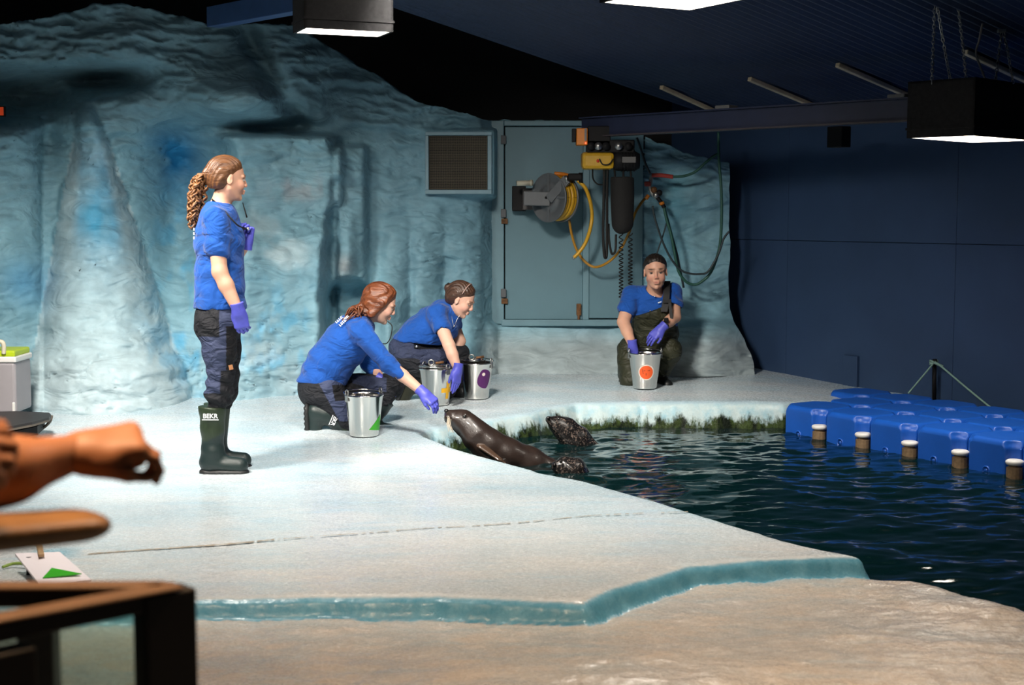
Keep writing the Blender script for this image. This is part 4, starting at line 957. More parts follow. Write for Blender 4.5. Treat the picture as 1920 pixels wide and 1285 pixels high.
# board: flat black deck on low runners with an upswept end
pb = ground(40, 812); zb = pb.z
bd_ = empty('transport_board', (pb.x, pb.y, zb), 'low black transport board with curved end on the deck', 'board')
lo, hi = bounds((-3.6, pb.y-.35, zb), (-2.85, pb.y+.4, zb+.2), pad=.06)
def slab(name, outline, zt, th, m_, parent, bev=.006):
    bm = bmesh.new(); top = [bm.verts.new(Vector((q[0], q[1], q[2]+0))) for q in outline]; bot = [bm.verts.new(Vector((q[0], q[1], q[2]-th))) for q in outline]; n = len(outline)
    bm.faces.new(top); bm.faces.new(bot[::-1])
    for k in range(n): bm.faces.new((top[k], bot[k], bot[(k+1) % n], top[(k+1) % n]))
    o = bm_obj(name, bm, m_, parent); return o
M_BOARD = mat('board_black', (.022,.018,.018), .5, var=.3, vscale=8, bump=.2, bscale=40); M_EDGE = mat('board_edge', (.14,.115,.09), .6, var=.3, vscale=20)
ol = [atz(u, v, zb+.13) for u, v in [(-300,790),(-60,774),(30,771),(92,774),(96,778),(92,783),(60,792),(0,803),(-300,850)]]
slab('board_top', ol, 0, .014, M_BOARD, bd_); slab('board_edge', [Vector((q.x, q.y-.004, q.z-.0145)) for q in ol], 0, .012, M_EDGE, bd_)
ol2 = [atz(u, v, zb+.09) for u, v in [(-300,806),(-60,790),(30,786),(84,788),(70,800),(20,811),(-300,860)]]
slab('board_core', ol2, 0, .05, BLACK, bd_); ol3 = [atz(u, v, zb+.034) for u, v in [(-300,826),(-40,806),(20,803),(72,806),(50,818),(0,825),(-300,870)]]
slab('board_runner', ol3, 0, .03, M_EDGE, bd_)
cv = [atz(97, 779, zb+.125), atz(94, 790, zb+.09), atz(82, 802, zb+.05), atz(64, 811, zb+.025)]; tube_obj('curved_end', cv, .009, M_EDGE, bd_)
# cue card on a wooden stick
M_CARD = mat('white_card', (.78,.72,.75), .5); M_WOOD = mat('stick_wood', (.42,.27,.14), .6, var=.3, vscale=30)
cc = empty('cue_card', atz(100, 1085, .04), 'white board with a green triangle and wooden stick lying on the deck', 'sign')
q = [atz(28, 1038, .11), atz(112, 1035, .11), atz(171, 1087, .055), atz(76, 1098, .055)]; nrm = (q[1]-q[0]).cross(q[3]-q[0]).normalized(); nrm = nrm if nrm.z > 0 else -nrm
bm = bmesh.new(); a = [bm.verts.new(p) for p in q]; c = [bm.verts.new(p-nrm*.008) for p in q]; bm.faces.new(a); bm.faces.new(c[::-1])
for k in range(4): bm.faces.new((a[k], c[k], c[(k+1) % 4], a[(k+1) % 4]))
bm_obj('card', bm, M_CARD, cc)
def onq(u, v):
    best = None; o = Vector((0, 0, ZC)); d = at(u, v, 1)-o; t_ = (q[0]-o).dot(nrm)/d.dot(nrm); return o+d*t_
bm = bmesh.new(); tr = [onq(97, 1066), onq(153, 1077), onq(80, 1085)]; a = [bm.verts.new(p+nrm*.0025) for p in tr]; c = [bm.verts.new(p-nrm*.001) for p in tr]; bm.faces.new(a); bm.faces.new(c[::-1])
for k in range(3): bm.faces.new((a[k], c[k], c[(k+1) % 3], a[(k+1) % 3]))
bm_obj('triangle_mark', bm, M_SG, cc)
bm = bmesh.new(); p0 = onq(78, 1048)+nrm*.012; p1 = onq(52, 1022)+nrm*.03+Vector((0, .1, .01)); bbox(bm, (p0+p1)/2, (.022, .014, (p1-p0).length), frame(p1-p0), .003); bm_obj('stick', bm, M_WOOD, cc)
bm = bmesh.new(); btube(bm, [Vector((q[0].x+.06, q[0].y-.02, .025)), q[0]+Vector((.06, -.02, -.008))], .012, 8); bm_obj('card_prop', bm, RUBBER, cc, True)
lab(tube_obj('cord', [atz(5, 1064, .04), atz(22, 1058, .045), atz(38, 1057, .05), atz(60, 1060, .05)], .006, mat('olive_cord', (.20,.30,.05), .6)), 'thin olive cord lying beside the white board', 'cord')

# red exit sign half hidden in the hollow of the rock
ex = at(-12, 209, 9.62); sg = empty('exit_sign', ex, 'small red lit sign in the dark hollow of the rock', 'sign')
bm = bmesh.new(); bbox(bm, ex, (.16, .03, .07), None, .006); bm_obj('sign_case', bm, BLACK, sg)
bm = bmesh.new(); bbox(bm, ex+Vector((0, -.017, 0)), (.145, .004, .055), None, .002); bm_obj('sign_face', bm, mat('red_sign', (.3,.03,.01), .4, emit=(.8,.08,.02), estr=.30), sg)

# ================================================================== SEA LION AND SEALS
M_SEAL = mat('sealion_fur', (.024,.015,.012), .36, var=.35, vscale=18, bump=.25, bscale=90, spec=.45, coat=.12)
M_SPOT = mat('harbour_seal_fur', (.009,.008,.008), .25, col2=(.13,.10,.085), vscale=80, vlo=.54, vhi=.64, bump=.35, bscale=120, spec=.5, coat=.3)  # pale specks: fur spots and wet glints, both put into the colour
M_WHISK = mat('whiskers', (.55,.48,.38), .5)
def sea_lion():
    J = at; Y0 = 8.40; t = empty('sea_lion', atz(960, 900, ZW), 'sleek dark brown sea lion stretching its neck out of the pool', 'sea lion')
    ch = [((842,776), .026), ((853,782), .040), ((868,789), .060), ((880,801), .070), ((893,817), .088), ((916,836), .100), ((950,853), .104), ((990,870), .100), ((1030,890), .092), ((1075,912), .070)]
    lo, hi = bounds(J(830, 765, Y0), J(1080, 920, Y0+.2), pad=.14); S = Sdf(lo, hi, .0055)
    ys = [Y0+.05, Y0+.05, Y0+.04, Y0+.03, Y0+.02, Y0+.02, Y0+.03, Y0+.06, Y0+.10, Y0+.14]
    pts = [J(p[0], p[1], y) for (p, r), y in zip(ch, ys)]
    for (a, b_), ((_, r0), (_, r1)) in zip(zip(pts[:-1], pts[1:]), zip(ch[:-1], ch[1:])): S.cap(a, b_, r0, r1, .025)
    S.sph(J(841, 784, Y0+.02), .024, .015); S.sph(J(841, 784, Y0+.08), .024, .015); S.cap(J(840, 788, Y0+.05), J(866, 803, Y0+.05), .020, .05, .02)
    S.sph(J(872, 780, Y0-.005), .016, .01); S.cap(J(836, 792, Y0+.0), J(858, 797, Y0-.02), .0035, .0035, .006, op='sub')
    S.disp(lambda X, Y, Z: .003*np.sin(X*38+Z*46+2*np.sin(Y*20)))
    S.obj('body', M_SEAL, t)
    bm = bmesh.new(); sphere_bm(bm, J(871, 781, Y0-.017), .0105); bm_obj('eye', bm, mat('seal_eye', (.006,.005,.005), .08, coat=1.0), t, True)
    bm = bmesh.new(); bmesh.ops.create_uvsphere(bm, u_segments=14, v_segments=10, radius=.014, matrix=Matrix.Translation(J(837, 771, Y0+.04))); bm_obj('nose', bm, mat('seal_nose', (.006,.005,.005), .25), t, True)
    bm = bmesh.new(); btube(bm, [J(884, 788, Y0-.015), J(890, 796, Y0-.03)], .006, 8, radii=[.008, .003]); bm_obj('ear', bm, M_SEAL, t, True)
    rn = random.Random(4)
    for k in range(14):
        a = J(839+rn.random()*7, 781+rn.random()*6, Y0-.005); e = J(838+rn.random()*14, 800+rn.random()*14, Y0-.04-rn.random()*.03); bm = bmesh.new(); btube(bm, spline([a, a.lerp(e, .5)+Vector((-.006, -.008, .004)), e], 5), .0012, 4); bm_obj('whisker', bm, M_WHISK, t, True)
    S = Sdf(npv(J(925, 848, 8.3))-.2, npv(J(925, 848, 8.3))+.2, .005); S.cap(J(905, 838, 8.32), J(936, 861, 8.27), .040, .022, .0, flat=(.3, -.2, 1), ratio=.42); S.cap(J(936, 861, 8.27), J(946, 868, 8.27), .022, .010, .01, flat=(.3, -.2, 1), ratio=.5); S.obj('flipper', mat('flipper_skin', (.075,.045,.03), .25, var=.3, vscale=30, coat=.4), t)
sea_lion()
def seal(chain_, Y, label, nose, eyes_, dy=0.0):
    J = at; t = empty('harbour_seal', atz(chain_[-1][0], chain_[-1][1], ZW-.05), label, 'seal', 'spotted seals in the pool')
    pts = [J(u, v, Y+dy*i) for i, (u, v, r) in enumerate(chain_)]; lo, hi = bounds(*pts, pad=.16); S = Sdf(lo, hi, .005)
    for a, b_, c0, c1 in zip(pts[:-1], pts[1:], chain_[:-1], chain_[1:]): S.cap(a, b_, c0[2], c1[2], .03)
    S.disp(lambda X, Y, Z: .0022*np.sin(X*60+Z*50)+.0015*np.sin(Y*90+X*40)); S.obj('body', M_SPOT, t)
    bm = bmesh.new(); sphere_bm(bm, J(*nose), .012); bm_obj('nose', bm, mat('seal_nose', (.006,.005,.005), .25), t, True)
    for e in eyes_: bm = bmesh.new(); sphere_bm(bm, J(*e), .009); bm_obj('eye', bm, mat('seal_eye', (.006,.005,.005), .08), t, True)
    return t
seal([(1030,787,.024),(1044,796,.050),(1060,806,.078),(1078,824,.092),(1100,850,.10)], 9.12, 'spotted grey seal lifting its pointed head beside the pool rim', (1028, 784, 9.08), [(1047, 786, 9.05)], .02)
seal([(1045,874,.030),(1056,876,.052),(1072,884,.080),(1078,905,.095),(1085,940,.10)], 8.06, 'spotted seal with wet round head close to the deck edge', (1040, 872, 8.03), [(1052, 866, 8.0)], .015)

# ================================================================== SPECTATOR SIDE (close to the camera, out of focus)
bm = bmesh.new(); bbox(bm, (0, 1.55, -.16), (9, 4.7, .2), None); af = bm_obj('floor_audience', bm, mat('audience_floor', (.10,.10,.10), .7, var=.2)); lab(af, kind='structure')
M_RAILW = mat('varnished_rail', (.34,.165,.055), .4, var=.35, vscale=14, stretch=(.3,1,1), bump=.15); M_FRAME = mat('bronze_frame', (.030,.023,.016), .45, var=.2); M_GLASS = mat('barrier_glass', (.80,.92,.88), .03, trans=1.0)
M_FTOP = mat('frame_top_sheen', (.17,.095,.05), .45, var=.2, vscale=20)  # warm light on the dark rail tops, given as a tan strip
# wooden handrail
S = Sdf((-1.35, 1.15, .98), (-.32, 1.75, 1.16), .006)
a = at(125, 987, 1.66); c = at(-340, 1030, 1.42); S.cap(a, c, .052, .062, .0, flat=(0, .15, 1), ratio=.40)
hr = empty('handrail', (c.x, c.y, 0), 'varnished brown wooden handrail of the spectator barrier', 'handrail')
S.obj('rail', M_RAILW, hr)
bm = bmesh.new(); btube(bm, [c+Vector((.12, 0, -.02)), Vector((c.x+.12, c.y, -.06))], .025, 12); bm_obj('rail_post', bm, M_FRAME, hr, True)
# glazed frame
Cn = at(307, 1098, 1.95); zt = Cn.z; La = atz(-60, 1170, zt); Lb = atz(-120, 1100, zt)
gb = empty('glass_barrier', (Cn.x, Cn.y, -.06), 'dark framed glass barrier panel in front of the spectators', 'barrier')
def rail(name, p, q_, w_, h_, m_, up=0): bm = bmesh.new(); d = q_-p; bbox(bm, (p+q_)/2+Vector((0, 0, up)), (w_, h_, d.length), frame(d), .003); return bm_obj(name, bm, m_, gb)
rail('top_rail', Cn, La, .036, .026, M_FRAME, -.016); rail('rail_top_sheen', Cn+Vector((.02, 0, 0)), La, .040, .006, M_FTOP, 0)
rail('top_rail', Cn, Lb, .030, .024, M_FRAME, -.015); rail('rail_top_sheen', Cn, Lb, .034, .006, M_FTOP, 0)
bm = bmesh.new(); dl = (La-Cn).normalized(); Rl = Matrix((dl, Vector((-dl.y, dl.x, 0)), Vector((0, 0, 1)))).transposed()
bbox(bm, Vector((Cn.x, Cn.y, (zt-.06)/2-.004)), (.078, .045, zt+.055), Rl, .003); bm_obj('corner_post', bm, M_FRAME, gb)
pl = at(12, 1180, 1.79); bm = bmesh.new(); bbox(bm, Vector((pl.x, pl.y, (zt-.06)/2-.02)), (.06, .045, zt+.02), Rl, .003); bm_obj('post', bm, M_FRAME, gb)
bm = bmesh.new(); bbox(bm, Vector((Lb.x+.14, Lb.y, (zt-.06)/2-.02)), (.05, .04, zt+.02), None, .003); bm_obj('post', bm, M_FRAME, gb)
for (p, q_) in ((Cn, La), (Cn, Lb)):
    d = q_-p; R4 = Matrix((d.normalized(), Vector((-d.normalized().y, d.normalized().x, 0)), Vector((0, 0, 1)))).transposed(); bm = bmesh.new()
    if q_ is La: bbox(bm, (p+q_)/2+Vector((0, 0, -.38)), (d.length-.04, .008, .70), R4)
    else: bbox(bm, (p+q_)/2+Vector((0, 0, -.38)), (d.length-.04, .008, .70), R4)
    bm_obj('glass_pane', bm, M_GLASS, gb)
# ================================================================== PEOPLE
def proj(V):
    q = V-np.array([0, 0, ZC]); dep = q[:, 1]*CP-q[:, 2]*SP; upc = q[:, 1]*SP+q[:, 2]*CP
    return 960+FPX*q[:, 0]/dep, 642.5-FPX*upc/dep
M_TROUS = mat('work_trousers', (.02,.02,.03), .75, vcol=True, var=.18, vscale=14, bump=.35, bscale=220, spec=.25, fold=(11, .03, (1,1,2)))
M_BOOT = mat('boot_green', (.02,.03,.02), .42, vcol=True, var=.12, vscale=30, bump=.12, bscale=120, spec=.4)
M_SOLE = mat('boot_sole', (.008,.009,.010), .55, bump=.3, bscale=80)
M_GLOVE = mat('nitrile_glove', (.085,.095,.52), .42, var=.12, vscale=40, bump=.3, bscale=110, spec=.4)
M_WADER = mat('olive_wader', (.032,.034,.018), .55, var=.3, vscale=9, bump=.3, bscale=40, spec=.3, fold=(8, .04, (1,1,1.5)))
M_STRAP = mat('black_strap', (.008,.008,.009), .6)
M_PRINT = mat('white_print', (.72,.74,.76), .6)
M_SILVER = mat('silver', (.75,.74,.72), .25, 1.0)
CHAR = np.array([.013,.014,.018]); NAVY = np.array([.040,.052,.105]); JET = np.array([.009,.009,.011])
def hairmat(name, c, c2, st): return mat(name, c, .38, col2=c2, vscale=60, stretch=st, bump=1.0, bscale=120, spec=.5)
HAIR_S = hairmat('hair_auburn', (.06,.022,.009), (.17,.075,.03), (.10,1,1)); HAIR_SC = mat('hair_curly', (.10,.038,.013), .45, col2=(.26,.12,.045), vscale=30, bump=.6, bscale=120)
HAIR_K = hairmat('hair_copper', (.055,.014,.006), (.20,.058,.018), (.12,1,.8)); HAIR_B = hairmat('hair_brown', (.022,.011,.007), (.085,.042,.026), (.10,1,1)); HAIR_D = hairmat('hair_dark', (.006,.004,.003), (.022,.014,.010), (1,.25,1))

def boot(parent, top, ankle, toe, up, green=(.022,.036,.018), foot=(.012,.024,.024), big=1.0, h=.006, patch=None):
    top, ank = npv(top), npv(ankle); to = npv(toe); to /= np.linalg.norm(to); up = npv(up); up = up-to*up.dot(to); up /= np.linalg.norm(up); side = np.cross(up, to)
    pts = np.array([top, ank, ank+to*.2*big-up*.1, ank-to*.1-up*.1]); S = Sdf(pts.min(0)-.11, pts.max(0)+.11, h)
    S.cap(top, ank, .074*big, .056*big, .02, flat=side, ratio=.86)
    S.cap(ank, ank-up*.045*big-to*.016, .056*big, .052*big, .03)
    S.cap(ank-up*.05*big-to*.012, ank+to*.150*big-up*.062*big, .050*big, .043*big, .035)
    S.cut(ank-up*.092*big, -up); S.cut(top, (top-ank))
    S.disp(lambda X, Y, Z: wr(X, Y, Z, .0025, 70, 1.0, up))
    def pt(V):
        d = (V-ank) @ up; f = (V-ank) @ to; t = sstep(.075, .095, d-.45*np.clip(f, -.02, .08))[:, None]
        return np.array(foot)*(1-t)+np.array(green)*t
    b = S.obj('boot', M_BOOT, parent, pt)
    T = Sdf(ank-up*.1-.22, ank-up*.1+.22, .0055)
    T.cap(ank-to*.022-up*.099*big, ank+to*.150*big-up*.099*big, .0535*big, .0475*big, .01, flat=up, ratio=.48)
    T.cut(ank-up*.115*big, -up)
    T.disp(lambda X, Y, Z: .0025*np.sign(np.sin((X*to[0]+Y*to[1]+Z*to[2])*190))*(((X-ank[0])*up[0]+(Y-ank[1])*up[1]+(Z-ank[2])*up[2]) < -.104))
    T.obj('sole', M_SOLE, b)
    if patch:                                     # small white printed label on the shaft
        mid = ank+(top-ank)*patch[0]; out = npv(patch[1]); out = out/np.linalg.norm(out); ax = (top-ank)/np.linalg.norm(top-ank); hr = np.cross(ax, out)
        r = (.056+(.074-.056)*patch[0])*big*patch[3] if len(patch) > 3 else .066*big
        M3 = Matrix((Vector(hr), Vector(ax), Vector(out))).transposed()
        tc = bpy.data.curves.new('boot_print', 'FONT'); tc.body = 'BEKR'; tc.size = .034; tc.align_x = 'CENTER'; tc.extrude = .0006; tc.offset = .0009
        tob = bpy.data.objects.new('boot_print', tc); COL.objects.link(tob); dg = bpy.context.evaluated_depsgraph_get(); me = bpy.data.meshes.new_from_object(tob.evaluated_get(dg)); COL.objects.unlink(tob); bpy.data.objects.remove(tob)
        Mx = Matrix.Translation(Vector(mid+out*(r+.004))) @ M3.to_4x4()
        me.transform(Mx); link('printed_label', me, M_PRINT, b, False)
        bm = bmesh.new(); bbox(bm, mid+out*(r+.004)-ax*.009, (.088, .005, .0012), M3); bm_obj('printed_line', bm, M_PRINT, b)
    return b

def torso(S, pel, waist, chest, neck, shR, shL, fwd, g=0.0, k=.06, wpel=.165, wwst=.138, wch=.160, rat=.74, bust=.0):
    S.cap(pel, waist, wpel+g, wwst+g, k, flat=fwd, ratio=rat+.04); S.cap(waist, chest, wwst+g, wch+g, k, flat=fwd, ratio=rat)
    S.cap(chest, npv(chest)*.45+npv(neck)*.55, wch+g, .115+g, k, flat=fwd, ratio=rat*.95)
    S.cap(shR, npv(neck)*.75+npv(chest)*.25, .052+g, .062+g, k); S.cap(shL, npv(neck)*.75+npv(chest)*.25, .052+g, .062+g, k)
    if bust:
        f = npv(fwd); f /= np.linalg.norm(f); sd = npv(shL)-npv(shR); sd /= np.linalg.norm(sd); up = np.cross(f, sd)
        for s in (-1, 1): S.sph(npv(chest)+f*(wch*rat*.62)+sd*s*.068-up*.0, .068+bust, .05)

def person(name, base, label, group=None): return empty(name, base, label, 'person', group)

# ---------------------------------------------------------------- standing woman
def standing():
    P = person('person', (at(415, 893, 7.6).x, 7.66, 0), 'standing woman in blue shirt, dark trousers and green boots holding a whistle cord')
    Yc = 7.68; J = at
    hd = J(427, 337, Yc); R = head_frame(math.radians(24), math.radians(6))
    neck = J(409, 392, Yc); chest = J(411, 446, Yc); waist = J(412, 520, Yc); pel = J(413, 590, Yc)
    shR = J(404, 412, 7.53); shL = J(420, 410, 7.85); elR = J(412, 510, 7.47); wrR = J(447, 583, 7.45)
    elL = J(428, 498, 7.90); wrL = J(463, 455, 7.72)
    fwd = (.97, .22, 0)
    hipR = J(409, 612, 7.59); hipL = J(417, 610, 7.77); knR = J(414, 706, 7.585); knL = J(424, 704, 7.765); anR = J(399, 851, 7.60); anL = J(405, 843, 7.765)
    # body
    lo, hi = bounds(hd, pel, wrR, wrL, shR, shL, elL, pad=.16); S = Sdf(lo, hi, .0045)
    torso(S, pel, waist, chest, neck, shR, shL, fwd, -.012)
    S.cap(neck-Vector((0, 0, .03)), hd+Vector((-.016, 0, -.05)), .056, .050, .03)
    for a, b_, c in ((shR, elR, wrR), (shL, elL, wrL)):
        S.cap(a, b_, .050, .040, .02); S.cap(b_, b_.lerp(c, .35), .041, .040, .015); S.cap(b_.lerp(c, .35), c, .040, .027, .015)
    add_head(S, hd, R)
    body = S.obj('body', M_SKIN, P, skin_paint(hd, R, 'fair', np.array([.22,.12,.06])))
    eyes(hd, R, P, lid=.25)
    # hair
    S = Sdf(npv(hd)-.19, npv(hd)+.17, .004); W, (lx, ly, lz) = hair_cap(S, hd, R, low=-.055, front=.080, grow=.010)
    tie = W(-.118, -.004, .018)
    S.cap(W(-.085, 0, .02), tie, .040, .020, .03)
    S.disp(lambda X, Y, Z: (.0025*np.sin(ly*260+lz*120+6*np.sin(lx*30))*S.hm))
    S.obj('hair', HAIR_S, P)
    bm = bmesh.new(); d = Vector(tie-npv(hd)).normalized(); 
    btube(bm, [Vector(tie)+frame(d) @ Vector((.021*math.cos(a), .021*math.sin(a), 0)) for a in np.linspace(0, 2*math.pi, 17)], .006, 6, False); bm_obj('hair_tie', bm, RUBBER, P, True)
    # curly ponytail of many ringlets
    tail = [Vector(tie), J(381, 330, 7.66), J(371, 352, 7.65), J(368, 380, 7.65), J(365, 405, 7.65), J(363, 432, 7.66)]
    tp = spline(tail, 12); bm = bmesh.new(); rn = random.Random(5)
    for k in range(46):
        a0 = rn.random()*6.28; ro = .040*math.sqrt(rn.random()); tw = rn.uniform(34, 60)*rn.choice((-1, 1)); hr = rn.uniform(.006, .013); end = rn.uniform(.72, 1.0); pts = []
        n = int(70*end)
        for i in range(n):
            f = i/69; j = min(int(f*(len(tp)-1)), len(tp)-2); c = tp[j].lerp(tp[j+1], f*(len(tp)-1)-j)
            env = min(1, .35+f*2.6)*(1-.45*max(0, f-.55)/.45); o = Vector((math.cos(a0), math.sin(a0), 0))*ro*env*1.15
            ph = f*tw+a0*3; pts.append(c+o+Vector((math.cos(ph)*hr, math.sin(ph)*hr, .3*hr*math.sin(ph*1.3)))*min(1, f*5))
        btube(bm, pts, .0055, 5)
    bm_obj('ponytail', bm, HAIR_SC, P, True)
    # shirt
    lo, hi = bounds(shR, shL, pel, neck, elR, elL, pad=.2); S = Sdf(lo, hi, .0055)
    torso(S, J(412, 572, Yc), waist, chest, neck, shR, shL, fwd, .004, bust=-.012, wwst=.148, wpel=.168, rat=.78)
    S.cap(shR, elR.lerp(shR, .45), .064, .066, .03); S.cap(shL, elL.lerp(shL, .45), .064, .064, .03)
    S.cut(J(412, 578, Yc), (0, 0, -1))
    d = Vector(elR-shR); 
    q = npv(shR.lerp(elR, .58)); S.cap(q, shR.lerp(elR, .52), .045, .045, .004, op='sub')
    S.sph(Vector(neck)+Vector((.012, 0, .052)), .066, .012, op='sub')
    S.disp(lambda X, Y, Z: wr(X, Y, Z, .007, 62, .4, (.25, .2, 1))*(Z < chest.z+.02)+wr(X, Y, Z, .0022, 60, 2, (.8, .3, .5)))
    S.obj('shirt', M_SHIRT, P)
    # white print on the back
    for k, (u, v) in enumerate(((370, 430), (370, 438), (370, 446))):
        bm = bmesh.new(); bbox(bm, J(u, v, 7.66), (.006, .09, .014), Matrix.Rotation(-.2, 3, 'Z')); bm_obj('back_print', bm, M_PRINT, P)
    # trousers
    lo, hi = bounds(pel, hipR, hipL, knR, knL, anR, anL, pad=.2); S = Sdf(lo, hi, .0055)
    S.cap(J(413, 570, Yc), pel, .160, .166, .05, flat=fwd, ratio=.78); S.sph(J(394, 610, 7.60), .086, .05); S.sph(J(400, 610, 7.77), .084, .05)
    for h_, k_, a_ in ((hipR, knR, anR), (hipL, knL, anL)):
        S.cap(h_, h_.lerp(k_, .5), .100, .088, .04); S.cap(h_.lerp(k_, .5), k_, .086, .068, .03)
        top = k_.lerp(a_, .36); S.cap(k_, k_.lerp(a_, .22), .066, .070, .03); S.cap(k_.lerp(a_, .22), top, .072, .052, .03)
    S.disp(lambda X, Y, Z: wr(X, Y, Z, .008, 95, 0, (.35, 0, 1), .6)*sstep(knR.z+.10, knR.z-.06, Z)+wr(X, Y, Z, .0045, 60, 1.7, (.5, .2, 1))*(Z > knR.z-.02)*1.0)
    S.cut(J(413, 566, Yc), (0, 0, 1))
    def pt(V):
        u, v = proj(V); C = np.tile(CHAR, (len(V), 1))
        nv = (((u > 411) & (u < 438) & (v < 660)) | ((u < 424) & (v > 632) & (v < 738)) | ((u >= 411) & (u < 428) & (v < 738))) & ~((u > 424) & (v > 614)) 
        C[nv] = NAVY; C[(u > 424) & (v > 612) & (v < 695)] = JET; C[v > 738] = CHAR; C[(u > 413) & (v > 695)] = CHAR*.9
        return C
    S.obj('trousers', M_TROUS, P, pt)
    bm = bmesh.new(); bbox(bm, J(433, 689, 7.51), (.022, .004, .026), Matrix.Rotation(-.2, 3, 'Y')); bm_obj('leather_tag', bm, mat('leather_tag', (.30,.13,.05), .6), P)
    # boots
    boot(P, J(398, 762, 7.595), anR, (.99, -.08, 0), (0, 0, 1), patch=(.78, (.05, -1, .03)))
    boot(P, J(407, 757, 7.765), anL, (.99, .06, 0), (0, 0, 1))
    # gloves
    hand('glove', wrR, J(459, 634, 7.47)-J(447, 583, 7.45), (-.1, -1, .2), -1, (.55, .6, .6, .6), M_GLOVE, P, 1.0, thumb=.15)
    hand('glove', wrL, (.16, -.05, 1), (.45, .88, .1), -1, (.85, 1.0, 1.05, 1.1), M_GLOVE, P, .92, thumb=.5, tcurl=.7)
    # whistle cord round the neck
    cord = [J(398, 374, 7.63), J(411, 386, 7.575), J(424, 399, 7.53), J(437, 414, 7.52), J(448, 424, 7.54), J(460, 428, 7.64)]
    tube_obj('lanyard', cord, .0042, RUBBER, P, 6)
    tube_obj('lanyard', [J(399, 376, 7.60), J(400, 378, 7.7), J(414, 387, 7.80), J(432, 408, 7.80), J(450, 426, 7.72), J(460, 429, 7.69)], .0042, RUBBER, P, 6)
    bm = bmesh.new(); btube(bm, [J(444, 429, 7.64), J(466, 428.5, 7.66)], .006, 8); bm_obj('whistle_clip', bm, RUBBER, P, True)
    bm = bmesh.new(); sphere_bm(bm, J(465, 429, 7.645), .009); bm_obj('whistle', bm, M_SILVER, P, True)
    bm = bmesh.new(); btube(bm, [J(455, 380, 7.72), J(463, 408, 7.70)], .0035, 8, radii=[.0022, .0042]); bm_obj('thin_stick', bm, RUBBER, P, True)
standing()

